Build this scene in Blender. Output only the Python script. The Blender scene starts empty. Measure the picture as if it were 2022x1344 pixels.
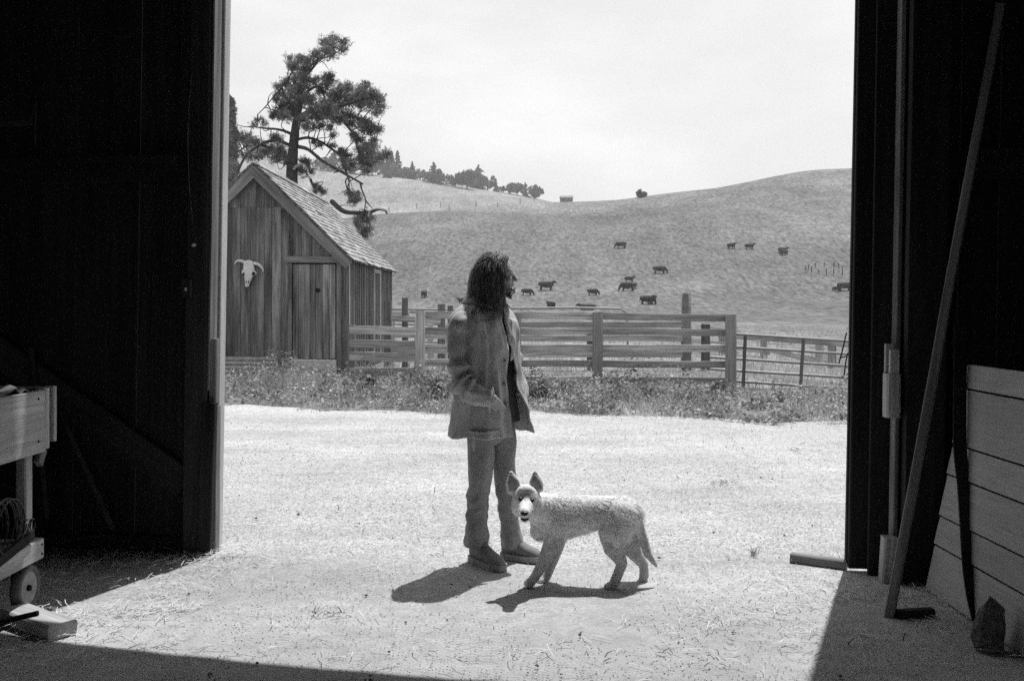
import bpy, bmesh, math, random
import numpy as np
from mathutils import Vector, Matrix, noise as mnoise
random.seed(7)
rng = np.random.default_rng(11)
scene = bpy.context.scene
COL = scene.collection
R = math.radians

# ------------------------------------------------------------------ camera
F_PX, CX, HY, CAMZ = 1966.0, 1011.0, 600.0, 1.52      # focal length, centre and horizon measured on the photograph
cam_d = bpy.data.cameras.new("camera")
cam = bpy.data.objects.new("camera", cam_d); COL.objects.link(cam)
cam.location = (0, 0, CAMZ); cam.rotation_euler = (R(90), 0, 0)
cam_d.sensor_fit = 'HORIZONTAL'; cam_d.sensor_width = 36.0
cam_d.lens = F_PX / 2022.0 * 36.0
cam_d.shift_y = -(672.0 - HY) / 2022.0
cam_d.clip_start = 0.05; cam_d.clip_end = 5000
scene.camera = cam

# ------------------------------------------------------------------ sky, sun, exposure
SUN_AZ, SUN_EL = R(25.0), R(66.5)                      # azimuth from +Y towards +X
world = bpy.data.worlds.new("World"); scene.world = world; world.use_nodes = True
wn, wl = world.node_tree.nodes, world.node_tree.links
bg = wn["Background"]
sky = wn.new("ShaderNodeTexSky"); sky.sky_type = 'NISHITA'; sky.sun_disc = False
sky.sun_elevation = SUN_EL; sky.sun_rotation = SUN_AZ
sky.air_density = 1.0; sky.dust_density = 4.0; sky.ozone_density = 1.0
bw = wn.new("ShaderNodeRGBToBW"); wl.new(sky.outputs[0], bw.inputs[0])
tc = wn.new("ShaderNodeTexCoord"); mp = wn.new("ShaderNodeMapping"); mp.inputs['Scale'].default_value = (1.0, 1.0, 2.6)
wl.new(tc.outputs['Generated'], mp.inputs[0])
cn = wn.new("ShaderNodeTexNoise"); cn.inputs['Scale'].default_value = 3.2; cn.inputs['Detail'].default_value = 6; cn.inputs['Roughness'].default_value = .55
wl.new(mp.outputs[0], cn.inputs['Vector'])
cr = wn.new("ShaderNodeMapRange"); cr.inputs['From Min'].default_value = .42; cr.inputs['From Max'].default_value = .68
cr.inputs['To Min'].default_value = 0.5; cr.inputs['To Max'].default_value = 0.9
wl.new(cn.outputs['Fac'], cr.inputs['Value'])
cm = wn.new("ShaderNodeMix"); cm.data_type = 'FLOAT'
wl.new(cr.outputs[0], cm.inputs['Factor']); wl.new(bw.outputs[0], cm.inputs['A']); cm.inputs['B'].default_value = 7.15
cap = wn.new("ShaderNodeMath"); cap.operation = 'MINIMUM'; cap.inputs[1].default_value = 7.15
wl.new(cm.outputs['Result'], cap.inputs[0])
wl.new(cap.outputs[0], bg.inputs['Color']); bg.inputs['Strength'].default_value = 0.145
sun_d = bpy.data.lights.new("sun", 'SUN'); sun_d.energy = 4.9; sun_d.angle = R(0.5); sun_d.color = (1.0, 1.0, 1.0)
sun = bpy.data.objects.new("sun", sun_d); COL.objects.link(sun)
SUNV = Vector((math.sin(SUN_AZ)*math.cos(SUN_EL), math.cos(SUN_AZ)*math.cos(SUN_EL), math.sin(SUN_EL)))
sun.rotation_euler = SUNV.to_track_quat('Z', 'Y').to_euler(); sun.location = (5, 10, 30)
vs = scene.view_settings
vs.view_transform = 'Standard'; vs.look = 'None'; vs.gamma = 1.0; vs.exposure = 0.0; vs.use_curve_mapping = False
scene.cycles.use_denoising = False; scene.cycles.use_adaptive_sampling = False; scene.cycles.max_bounces = 6; scene.cycles.diffuse_bounces = 4; scene.cycles.transparent_max_bounces = 8

# ------------------------------------------------------------------ helpers
def P(px, py, Y):
    return Vector(((px - CX) * Y / F_PX, Y, CAMZ + (HY - py) * Y / F_PX))
def G(px, py, z=0.0):
    Y = (CAMZ - z) * F_PX / (py - HY)
    return Vector(((px - CX) * Y / F_PX, Y, z))
WM = {}
def link(o, parent=None, M=None):
    COL.objects.link(o)
    M = M or Matrix.Identity(4)
    if parent is not None:
        o.parent = parent; o.matrix_parent_inverse = WM[parent.name].inverted()
    o.matrix_basis = M
    WM[o.name] = M.copy()
    return o
def tag(o, label=None, cat=None, group=None, kind=None):
    if label: o["label"] = label
    if cat: o["category"] = cat
    if group: o["group"] = group
    if kind: o["kind"] = kind
    return o
def thing(name, loc, label, cat, group=None, rotz=0):
    o = bpy.data.objects.new(name, None); o.empty_display_size = .1
    link(o, None, Matrix.Translation(Vector(loc)) @ Matrix.Rotation(rotz, 4, 'Z'))
    return tag(o, label, cat, group)
def mesh_np(name, V, faces, smooth=False):
    """V (n,3) array; faces: (m,k) int array or list of polygons"""
    me = bpy.data.meshes.new(name)
    V = np.asarray(V, dtype=np.float32)
    if isinstance(faces, np.ndarray):
        m, k = faces.shape
        me.vertices.add(len(V)); me.vertices.foreach_set("co", V.ravel())
        me.loops.add(m * k); me.loops.foreach_set("vertex_index", faces.astype(np.int32).ravel())
        me.polygons.add(m); me.polygons.foreach_set("loop_start", np.arange(0, m * k, k, dtype=np.int32))
        me.polygons.foreach_set("loop_total", np.full(m, k, dtype=np.int32))
        me.update(calc_edges=True)
    else:
        me.from_pydata([tuple(v) for v in V], [], faces); me.update()
    if smooth:
        me.polygons.foreach_set("use_smooth", np.ones(len(me.polygons), dtype=bool))
    return me
def obj(name, me, mat, parent=None, M=None, label=None):
    if mat is not None and len(me.materials) == 0: me.materials.append(mat)
    o = bpy.data.objects.new(name, me); link(o, parent, M)
    if label: o["label"] = label
    return o
class MB:
    def __init__(s): s.v = []; s.f = []
    def add(s, V, F):
        b = len(s.v); s.v += [tuple(v) for v in V]; s.f += [tuple(i + b for i in f) for f in F]; return s
    def build(s, name, mat, parent=None, smooth=False, label=None, M=None):
        return obj(name, mesh_np(name, s.v, s.f, smooth), mat, parent, M, label)
def basis(p0, p1, nrm):
    p0, p1 = Vector(p0), Vector(p1); x = (p1 - p0); L = x.length; x.normalize()
    n = Vector(nrm); n = n - x * n.dot(x)
    if n.length < 1e-5: n = Vector((1, 0, 0)) - x * x.x
    n.normalize(); y = n.cross(x)
    M = Matrix.Identity(4)
    for i in range(3): M[i][0] = x[i]; M[i][1] = y[i]; M[i][2] = n[i]; M[i][3] = p0[i]
    return M, L
def board_geo(L, w, t, segs=2, wob=0.0, c=None, skew=0.0, taper=1.0):
    c = min(w, t) * .14 if c is None else c
    hw, ht = w / 2, t / 2
    sec = [(-hw + c, -ht), (hw - c, -ht), (hw, -ht + c), (hw, ht - c), (hw - c, ht), (-hw + c, ht), (-hw, ht - c), (-hw, -ht + c)]
    V, Fc = [], []
    for i in range(segs + 1):
        x = L * i / segs; oy = random.uniform(-wob, wob); oz = random.uniform(-wob, wob) * .5
        k = 1 + (taper - 1) * i / segs
        for (a, b) in sec:
            sk = skew * a if i in (0, segs) else 0
            V.append((x + sk, a * k + oy, b * k + oz))
    for i in range(segs):
        for j in range(8):
            a, b = i * 8 + j, i * 8 + (j + 1) % 8
            Fc.append((a, b, b + 8, a + 8))
    Fc.append(tuple(range(7, -1, -1))); Fc.append(tuple(segs * 8 + j for j in range(8)))
    return V, Fc
def plank(name, p0, p1, w, t, nrm, mat, parent=None, wob=0.002, segs=2, skew=None, label=None, taper=1.0, c=None):
    M, L = basis(p0, p1, nrm)
    V, Fc = board_geo(L, w, t, segs, wob, c, random.uniform(-.04, .04) if skew is None else skew, taper)
    return obj(name, mesh_np(name, V, Fc), mat, parent, M, label)
def tube_geo(pts, rad, n=10, side=None, rad2=None, cap=True):
    """rings along pts; rad along side axis, rad2 along the other"""
    pts = [Vector(p) for p in pts]; m = len(pts)
    rad = [rad] * m if isinstance(rad, (int, float)) else list(rad)
    rad2 = rad if rad2 is None else ([rad2] * m if isinstance(rad2, (int, float)) else list(rad2))
    tang = []
    for i in range(m):
        a = pts[max(0, i - 1)]; b = pts[min(m - 1, i + 1)]
        d = b - a
        tang.append(d.normalized() if d.length > 1e-9 else Vector((0, 0, 1)))
    s = Vector(side) if side is not None else (Vector((1, 0, 0)) if abs(tang[0].x) < .8 else Vector((0, 1, 0)))
    P2, T2, Ra, Rb, S2 = [], [], [], [], []
    for i in range(m):
        base = Vector(side) if side is not None else s
        q = base - tang[i] * base.dot(tang[i])
        if q.length < 1e-4: q = s - tang[i] * s.dot(tang[i])
        q.normalize(); s = q
        if cap and i == 0:
            for k in (.25, .6, .87):
                e = math.sqrt(1 - k * k)
                P2.append(pts[0] - tang[0] * min(rad[0], rad2[0]) * e); Ra.append(rad[0] * k); Rb.append(rad2[0] * k); S2.append(q); T2.append(tang[0])
        P2.append(pts[i]); Ra.append(rad[i]); Rb.append(rad2[i]); S2.append(q); T2.append(tang[i])
        if cap and i == m - 1:
            for k in (.87, .6, .25):
                e = math.sqrt(1 - k * k)
                P2.append(pts[i] + tang[i] * min(rad[i], rad2[i]) * e); Ra.append(rad[i] * k); Rb.append(rad2[i] * k); S2.append(q); T2.append(tang[i])
    V, Fc = [], []
    for p, a, b, q, t in zip(P2, Ra, Rb, S2, T2):
        u = t.cross(q)
        for j in range(n):
            th = 2 * math.pi * j / n
            V.append(p + q * (a * math.cos(th)) + u * (b * math.sin(th)))
    for i in range(len(P2) - 1):
        for j in range(n):
            a, b = i * n + j, i * n + (j + 1) % n
            Fc.append((a, b, b + n, a + n))
    Fc.append(tuple(range(n - 1, -1, -1))); Fc.append(tuple((len(P2) - 1) * n + j for j in range(n)))
    return V, Fc
def ell_geo(c, r, rot=None, nu=16, nv=10):
    V, Fc = [], []
    c = Vector(c)
    for i in range(1, nv):
        ph = math.pi * i / nv
        for j in range(nu):
            th = 2 * math.pi * j / nu
            q = Vector((r[0] * math.sin(ph) * math.cos(th), r[1] * math.sin(ph) * math.sin(th), r[2] * math.cos(ph)))
            if rot is not None: q = rot @ q
            V.append(c + q)
    for i in range(nv - 2):
        for j in range(nu):
            a, b = i * nu + j, i * nu + (j + 1) % nu
            Fc.append((a, a + nu, b + nu, b))
    Fc.append(tuple(range(nu))); Fc.append(tuple((nv - 2) * nu + j for j in range(nu - 1, -1, -1)))
    return V, Fc
def spline(pts, n):
    """Catmull-Rom through control points, n samples"""
    A = np.array([list(p) for p in pts], float)
    A = np.vstack([2 * A[0] - A[1], A, 2 * A[-1] - A[-2]])
    m = len(A) - 3; out = []
    for k in range(n):
        t = k / (n - 1) * m; i = min(int(t), m - 1); u = t - i
        p0, p1, p2, p3 = A[i:i + 4]
        out.append(.5 * ((2 * p1) + (-p0 + p2) * u + (2 * p0 - 5 * p1 + 4 * p2 - p3) * u * u + (-p0 + 3 * p1 - 3 * p2 + p3) * u ** 3))
    return np.array(out)
def union(name, mb, voxel, smooth_it=4, fac=.5):
    """join closed shapes into one continuous skin: voxel remesh + smooth, baked to a mesh"""
    me = mesh_np(name, mb.v, mb.f); o = bpy.data.objects.new("tmp_" + name, me); COL.objects.link(o)
    rm = o.modifiers.new("r", 'REMESH'); rm.mode = 'VOXEL'; rm.voxel_size = voxel; rm.use_smooth_shade = True
    if smooth_it:
        sm = o.modifiers.new("s", 'SMOOTH'); sm.iterations = smooth_it; sm.factor = fac
    dg = bpy.context.evaluated_depsgraph_get()
    out = bpy.data.meshes.new_from_object(o.evaluated_get(dg)); out.name = name
    bpy.data.objects.remove(o); bpy.data.meshes.remove(me)
    out.polygons.foreach_set("use_smooth", np.ones(len(out.polygons), dtype=bool))
    return out
def mcos(me):
    a = np.empty(len(me.vertices) * 3, dtype=np.float32); me.vertices.foreach_get("co", a); return a.reshape(-1, 3)
def nz(p, s=1.0, o=0.0): return mnoise.noise(Vector((p[0] * s + o, p[1] * s - o, p[2] * s + .37 * o)))

# ------------------------------------------------------------------ materials (black-and-white photograph: all greys)
def newmat(name, rough=.9, spec=.25):
    m = bpy.data.materials.new(name); m.use_nodes = True
    n, l = m.node_tree.nodes, m.node_tree.links
    b = n["Principled BSDF"]; b.inputs['Roughness'].default_value = rough; b.inputs['Specular IOR Level'].default_value = spec
    return m, n, l, b
def nd(n, t, **kw):
    x = n.new(t)
    for k, v in kw.items():
        if hasattr(x, k) and k not in x.inputs: setattr(x, k, v)
        else: x.inputs[k.replace('_', ' ')].default_value = v
    return x
def fmath(n, l, op, a, b=None):
    x = n.new("ShaderNodeMath"); x.operation = op
    for i, v in enumerate((a, b)):
        if v is None: continue
        if isinstance(v, (int, float)): x.inputs[i].default_value = v
        else: l.new(v, x.inputs[i])
    return x.outputs[0]
def fnoise(n, l, vec, scale, detail=4, rough=.55, dist=0.0):
    x = n.new("ShaderNodeTexNoise"); x.inputs['Scale'].default_value = scale; x.inputs['Detail'].default_value = detail
    x.inputs['Roughness'].default_value = rough; x.inputs['Distortion'].default_value = dist
    if vec is not None: l.new(vec, x.inputs['Vector'])
    return x.outputs['Fac']
def frange(n, l, v, a, b, c, d):
    x = n.new("ShaderNodeMapRange"); l.new(v, x.inputs['Value'])
    for k, q in zip(('From Min', 'From Max', 'To Min', 'To Max'), (a, b, c, d)): x.inputs[k].default_value = q
    return x.outputs[0]
def fmix(n, l, f, a, b):
    x = n.new("ShaderNodeMix"); x.data_type = 'FLOAT'
    for k, v in (('Factor', f), ('A', a), ('B', b)):
        if isinstance(v, (int, float)): x.inputs[k].default_value = v
        else: l.new(v, x.inputs[k])
    return x.outputs['Result']
def vscale(n, l, vec, s, off=None):
    x = n.new("ShaderNodeVectorMath"); x.operation = 'MULTIPLY'; l.new(vec, x.inputs[0]); x.inputs[1].default_value = s
    o = x.outputs[0]
    if off is not None:
        y = n.new("ShaderNodeVectorMath"); y.operation = 'ADD'; l.new(o, y.inputs[0]); l.new(off, y.inputs[1]); o = y.outputs[0]
    return o
def bump(n, l, b, h, strength, dist):
    x = n.new("ShaderNodeBump"); x.inputs['Strength'].default_value = strength; x.inputs['Distance'].default_value = dist
    l.new(h, x.inputs['Height']); l.new(x.outputs[0], b.inputs['Normal'])
def wood(name, base, var=.35, contrast=.6, rough=.88, bump_s=.35, weather=.35, coarse=32.):
    """weathered board: grain along local X, every board its own tone"""
    m, n, l, b = newmat(name, rough, .2)
    t = n.new("ShaderNodeTexCoord"); oi = n.new("ShaderNodeObjectInfo")
    off = fmath(n, l, 'MULTIPLY', oi.outputs['Random'], 91.0)
    v = vscale(n, l, t.outputs['Object'], (1.3, coarse, coarse), off)
    g = fnoise(n, l, v, 1.0, 7, .62, .6)
    v2 = vscale(n, l, t.outputs['Object'], (.7, 5, 5), off)
    s = fnoise(n, l, v2, 1.0, 4, .6)
    v3 = vscale(n, l, t.outputs['Object'], (4, 160, 160), off)
    fine = fnoise(n, l, v3, 1.0, 3, .6)
    gg = frange(n, l, g, .3, .72, 1 - contrast, 1 + contrast * .7)
    ss = frange(n, l, s, .3, .7, 1 - weather, 1 + weather)
    ff = frange(n, l, fine, .3, .7, .85, 1.15)
    rr = frange(n, l, oi.outputs['Random'], 0, 1, 1 - var, 1 + var)
    c = fmath(n, l, 'MULTIPLY', fmath(n, l, 'MULTIPLY', gg, ss), fmath(n, l, 'MULTIPLY', rr, ff))
    c = fmath(n, l, 'MULTIPLY', c, base)
    l.new(c, b.inputs['Base Color'])
    bump(n, l, b, fmath(n, l, 'ADD', g, fine), bump_s, .006)
    return m
def plain(name, base, rough=.8, var=.2, scale=8., spec=.25, bmp=.0, bscale=60., metallic=0.0):
    m, n, l, b = newmat(name, rough, spec)
    t = n.new("ShaderNodeTexCoord")
    f = fnoise(n, l, t.outputs['Object'], scale, 5, .6)
    c = fmath(n, l, 'MULTIPLY', frange(n, l, f, .3, .7, 1 - var, 1 + var), base)
    l.new(c, b.inputs['Base Color']); b.inputs['Metallic'].default_value = metallic
    if bmp: bump(n, l, b, fnoise(n, l, t.outputs['Object'], bscale, 4, .6), bmp, .01)
    return m
def leafmat(name, base, var=.5, scale=3., trans=.25, rough=.6):
    m, n, l, b = newmat(name, rough, .3)
    t = n.new("ShaderNodeTexCoord")
    f = fnoise(n, l, t.outputs['Object'], scale, 3, .6); g = fnoise(n, l, t.outputs['Object'], scale * 9, 2, .5)
    c = fmath(n, l, 'MULTIPLY', fmath(n, l, 'MULTIPLY', frange(n, l, f, .3, .7, 1 - var, 1 + var), frange(n, l, g, .3, .7, .7, 1.3)), base)
    l.new(c, b.inputs['Base Color'])
    if trans:
        tr = n.new("ShaderNodeBsdfTranslucent"); l.new(c, tr.inputs['Color'])
        mx = n.new("ShaderNodeMixShader"); mx.inputs[0].default_value = trans
        l.new(b.outputs[0], mx.inputs[1]); l.new(tr.outputs[0], mx.inputs[2]); l.new(mx.outputs[0], n["Material Output"].inputs[0])
    return m
# ------------------------------------------------------------------ ground
def pchip(xs, ys):
    xs, ys = np.array(xs, float), np.array(ys, float); h = np.diff(xs); d = np.diff(ys) / h
    mm = np.zeros_like(ys); mm[0], mm[-1] = d[0], d[-1]
    for i in range(1, len(xs) - 1):
        mm[i] = 0 if d[i - 1] * d[i] <= 0 else 2 * d[i - 1] * d[i] / (d[i - 1] + d[i])
    def f(x):
        x = np.clip(x, xs[0], xs[-1]); i = np.clip(np.searchsorted(xs, x) - 1, 0, len(xs) - 2)
        t = (x - xs[i]) / h[i]
        return ((1 + 2 * t) * (1 - t) ** 2 * ys[i] + t * (1 - t) ** 2 * h[i] * mm[i] + t * t * (3 - 2 * t) * ys[i + 1] + t * t * (t - 1) * h[i] * mm[i + 1])
    return f
prof = pchip([0, 60, 100, 130, 150, 175, 210, 235, 262, 300, 380, 1200], [0, 0, .2, 1.9, 5.6, 11.2, 19.6, 25.0, 28.2, 29.2, 27.5, 20])
crest = pchip([-400, -120, -60, -32, 15.7, 31.6, 51.4, 64.7, 88.5, 140, 400], [16, 20, 23, 24.9, 28.4, 29.3, 31.5, 33.6, 36.4, 39, 40])
farh = pchip([-420, -200, -148, -98, -69, -37, -3, 15, 31, 63, 110, 400], [94, 86, 80, 72.6, 68, 63.3, 57.8, 54.5, 48, 37, 28, 25])
def gz(x, y):
    x = np.asarray(x, float); y = np.asarray(y, float)
    near = prof(y) * crest(x) / 28.3
    t = np.clip((y - 300) / 220, 0, 1); t = t * t * (3 - 2 * t)
    z = near * (1 - t) + farh(x * 520 / np.maximum(y, 520)) * t
    und = .9 * np.sin(x * .045 + y * .03) * np.sin(y * .05 - x * .021) + .35 * np.sin(x * .17 + 1.3) * np.sin(y * .13)
    z = z + und * np.clip((y - 70) / 90, 0, 1)
    z = z - np.clip((y - 560) / 300, 0, 1) * 25
    return z
def hit(px, py):
    """where the line of sight through this pixel meets the hill"""
    Y = np.arange(22, 620, .25); X = (px - CX) * Y / F_PX; zr = CAMZ + (HY - py) * Y / F_PX
    k = np.nonzero(gz(X, Y) >= zr)[0]
    Y = Y[k[0]] if len(k) else 300.
    x = (px - CX) * Y / F_PX
    return Vector((x, Y, float(gz(x, Y))))
def edge_y(x): return 13.55 - .256 * x * np.clip(12 / np.maximum(np.abs(x), .01), 0, 1) + .20 * np.sin(x * 1.3 + .5) + .14 * np.sin(x * 3.1 + 1) + .08 * np.sin(x * 7.3) + .05 * np.sin(x * 17.)

# gravel yard running into the earth floor of the barn
m, n, l, b = newmat("gravel", .95, .15)
t = n.new("ShaderNodeTexCoord"); g = t.outputs['Object']
sep = n.new("ShaderNodeSeparateXYZ"); l.new(g, sep.inputs[0])
big = fnoise(n, l, g, .8, 5, .6); mid = fnoise(n, l, g, 9., 5, .65); fin = fnoise(n, l, g, 75., 4, .75)
vo = n.new("ShaderNodeTexVoronoi"); vo.inputs['Scale'].default_value = 95.; l.new(g, vo.inputs['Vector'])
sepc = n.new("ShaderNodeSeparateColor"); l.new(vo.outputs['Color'], sepc.inputs[0])
ingr = frange(n, l, fmath(n, l, 'ADD', sep.outputs['Y'], fmath(n, l, 'MULTIPLY', fmath(n, l, 'SUBTRACT', big, .5), 2.2)), 4.4, 6.4, 0., 1.)
rut = fnoise(n, l, vscale(n, l, g, (.22, 1.5, 1.)), 1.0, 5, .6, .5)
tone = fmath(n, l, 'MULTIPLY', fmath(n, l, 'MULTIPLY', frange(n, l, big, .3, .7, .86, 1.12), frange(n, l, rut, .32, .68, .86, 1.08)), frange(n, l, mid, .3, .7, .86, 1.12))
stone = fmath(n, l, 'MULTIPLY', frange(n, l, sepc.outputs[0], 0, 1, .58, 1.4), frange(n, l, fin, .28, .72, .6, 1.38))
dirt = fmath(n, l, 'MULTIPLY', frange(n, l, fin, .25, .75, .78, 1.2), .42)
col = fmath(n, l, 'MULTIPLY', fmix(n, l, ingr, dirt, fmath(n, l, 'MULTIPLY', stone, .43)), tone)
l.new(col, b.inputs['Base Color'])
hgt = fmath(n, l, 'ADD', fmath(n, l, 'MULTIPLY', vo.outputs['Distance'], -.8), fmath(n, l, 'ADD', fin, fmath(n, l, 'MULTIPLY', mid, 2.)))
bump(n, l, b, hgt, .55, .012)
M_GRAVEL = m
xs = np.concatenate([np.linspace(-70, -8, 10), np.linspace(-7, 7, 141), np.linspace(8, 70, 10)])
ys = np.concatenate([np.linspace(-25, 2, 8), np.linspace(2.4, 9, 90), np.linspace(9.2, 20, 40)])
XX, YY = np.meshgrid(xs, ys); ZZ = np.zeros_like(XX)
for i in range(XX.shape[0]):
    for j in range(XX.shape[1]):
        if abs(XX[i, j]) < 7.2: ZZ[i, j] = .012 * mnoise.noise(Vector((XX[i, j] * 1.1, YY[i, j] * 1.1, 0))) + .006 * mnoise.noise(Vector((XX[i, j] * 5, YY[i, j] * 5, 3)))
def gridmesh(name, X, Y, Z):
    a, c = X.shape; V = np.stack([X, Y, Z], -1).reshape(-1, 3)
    i = np.arange(a * c).reshape(a, c)
    Fq = np.stack([i[:-1, :-1], i[:-1, 1:], i[1:, 1:], i[1:, :-1]], -1).reshape(-1, 4)
    return mesh_np(name, V, Fq, True)
tag(obj("yard_ground", gridmesh("yard_ground", XX, YY, ZZ), M_GRAVEL), "pale gravel yard running into the earth barn floor", "ground", kind="structure")

# meadow and hills
m, n, l, b = newmat("meadow_grass", .95, .1)
t = n.new("ShaderNodeTexCoord"); g = t.outputs['Object']
sep = n.new("ShaderNodeSeparateXYZ"); l.new(g, sep.inputs[0])
gs = vscale(n, l, g, (1., .22, 1.))
a1 = fnoise(n, l, g, .018, 5, .6, .8); a2 = fnoise(n, l, gs, .16, 6, .68, .5); a3 = fnoise(n, l, gs, 1.6, 5, .75); a4 = fnoise(n, l, g, 14., 3, .7)
dry = frange(n, l, fmath(n, l, 'ADD', fmath(n, l, 'MULTIPLY', sep.outputs['Y'], .004), fmath(n, l, 'MULTIPLY', a1, .8)), 1.28, 1.75, 0., 1.)
near = frange(n, l, sep.outputs['Y'], 25., 85., 1., 0.)
basec = fmix(n, l, fmath(n, l, 'MAXIMUM', dry, fmath(n, l, 'MULTIPLY', near, .8)), .125, .21)
patch = frange(n, l, a1, .35, .68, .82, 1.3)
c = fmath(n, l, 'MULTIPLY', fmath(n, l, 'MULTIPLY', basec, patch), fmath(n, l, 'MULTIPLY', frange(n, l, a2, .32, .68, .78, 1.24), fmath(n, l, 'MULTIPLY', frange(n, l, a3, .3, .7, .3, 1.7), frange(n, l, a4, .3, .7, .75, 1.25))))
l.new(c, b.inputs['Base Color'])
bump(n, l, b, fmath(n, l, 'ADD', fmath(n, l, 'MULTIPLY', a3, .7), fmath(n, l, 'MULTIPLY', a2, 2.)), .6, .5)
M_MEADOW = m
rows = np.concatenate([np.linspace(0, 8, 14), np.geomspace(8.6, 640, 170)]); cols = np.linspace(-1, 1, 181); cols = np.sign(cols) * np.abs(cols) ** 1.25
V = []
T, C = np.meshgrid(rows, cols, indexing='ij')
half = 30 + (T + 13) * .95
X = C * half
e = edge_y(X)
Y = 13.5 + T + (e - 13.5) * np.exp(-T / 3.0)
Z = gz(X, Y) - .03 + .085 * (1 - np.exp(-T / .5))
tag(obj("meadow", gridmesh("meadow", X, Y, Z), M_MEADOW), "grassy meadow rising into rolling pasture hills", "meadow", kind="structure")

# ------------------------------------------------------------------ barn the camera stands in
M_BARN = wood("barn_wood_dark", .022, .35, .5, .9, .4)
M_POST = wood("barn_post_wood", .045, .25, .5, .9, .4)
M_RAW = wood("raw_pine", .42, .12, .28, .8, .2, .18, 26.)
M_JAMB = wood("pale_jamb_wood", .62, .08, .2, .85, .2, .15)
M_GREYW = wood("grey_wood", .26, .25, .45, .85, .35)
BO = Vector((-1.771, 6.10, 0)); U = Vector((.9902, -.1400, 0)); NI = Vector((-.1400, -.9902, 0)); SH = .0165
def W(s, nn, z): return BO + U * (s + SH * z) + NI * nn + Vector((0, 0, z))
OW = 3.666
barn = thing("barn", BO + U * OW / 2, "dark old wooden barn with wide open doorway framing the view", "barn")
def header_z(s):
    return float(np.interp(s, [-.3, 0, .35, .8, 1.4, 2.3, 3.9, 5], [3.72, 3.84, 4.04, 4.23, 4.37, 4.49, 4.56, 4.56]))
s = -5.0
while s < -.10:
    w = min(random.uniform(.19, .27), -s - .097)
    if w < .05: break
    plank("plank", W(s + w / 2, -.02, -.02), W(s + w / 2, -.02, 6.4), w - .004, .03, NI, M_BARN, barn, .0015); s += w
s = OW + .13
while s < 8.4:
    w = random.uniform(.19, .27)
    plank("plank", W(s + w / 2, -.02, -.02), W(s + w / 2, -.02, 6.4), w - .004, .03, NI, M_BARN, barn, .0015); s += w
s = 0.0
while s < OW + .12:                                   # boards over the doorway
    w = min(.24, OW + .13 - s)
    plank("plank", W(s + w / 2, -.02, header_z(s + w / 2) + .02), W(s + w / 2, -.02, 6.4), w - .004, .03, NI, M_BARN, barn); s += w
# header beam whose lower edge throws the shadow across the floor
ss = np.linspace(-.28, OW + .3, 24); hv, hf = [], []
for q in ss:
    for (nn, dz) in ((-.06, 0), (.02, 0), (.02, .32), (-.06, .32)): hv.append(W(q, nn, header_z(q) + dz))
for i in range(len(ss) - 1):
    for j in range(4): hf.append((i * 4 + j, i * 4 + (j + 1) % 4, i * 4 + 4 + (j + 1) % 4, i * 4 + 4 + j))
hf += [(3, 2, 1, 0), tuple(len(ss) * 4 - 4 + j for j in range(4))]
MB().add(hv, hf).build("header", M_POST, barn)
# rest of the shell: side walls, back wall, gable roof
def slab(name, pts, thick, nrm, mat):
    nrm = Vector(nrm).normalized() * thick
    k = len(pts); V = [Vector(p) for p in pts] + [Vector(p) + nrm for p in pts]
    Fs = [tuple(range(k - 1, -1, -1)), tuple(range(k, 2 * k))] + [(i, (i + 1) % k, (i + 1) % k + k, i + k) for i in range(k)]
    return MB().add(V, Fs).build(name, mat, barn)
WL, WR, DB, EZ, RZ = -5.0, 8.6, 13.0, 4.6, 8.2
def W0(s, nn, z): return BO + U * s + NI * nn + Vector((0, 0, z))
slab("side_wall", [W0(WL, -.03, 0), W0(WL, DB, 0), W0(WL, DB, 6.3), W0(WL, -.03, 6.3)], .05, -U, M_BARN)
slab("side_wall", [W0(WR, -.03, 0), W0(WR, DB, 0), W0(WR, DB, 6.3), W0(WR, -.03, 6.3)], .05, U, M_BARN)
# unseen rear opening behind the camera, added to brighten person and dog
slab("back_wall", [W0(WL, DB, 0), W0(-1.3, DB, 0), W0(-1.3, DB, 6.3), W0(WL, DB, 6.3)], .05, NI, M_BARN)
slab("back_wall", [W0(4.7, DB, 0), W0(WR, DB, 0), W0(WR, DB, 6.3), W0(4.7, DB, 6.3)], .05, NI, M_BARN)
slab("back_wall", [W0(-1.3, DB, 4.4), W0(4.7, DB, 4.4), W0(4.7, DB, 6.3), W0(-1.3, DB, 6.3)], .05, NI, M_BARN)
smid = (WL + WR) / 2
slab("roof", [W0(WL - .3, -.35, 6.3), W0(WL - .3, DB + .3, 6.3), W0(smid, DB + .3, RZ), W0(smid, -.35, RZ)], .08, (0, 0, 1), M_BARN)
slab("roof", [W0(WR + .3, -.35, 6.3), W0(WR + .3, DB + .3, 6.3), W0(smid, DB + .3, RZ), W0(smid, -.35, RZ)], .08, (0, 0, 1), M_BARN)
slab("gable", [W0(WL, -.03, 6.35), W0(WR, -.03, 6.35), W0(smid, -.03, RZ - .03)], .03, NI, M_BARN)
slab("gable", [W0(WL, DB, 6.35), W0(WR, DB, 6.35), W0(smid, DB, RZ - .03)], .03, NI, M_BARN)
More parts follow.
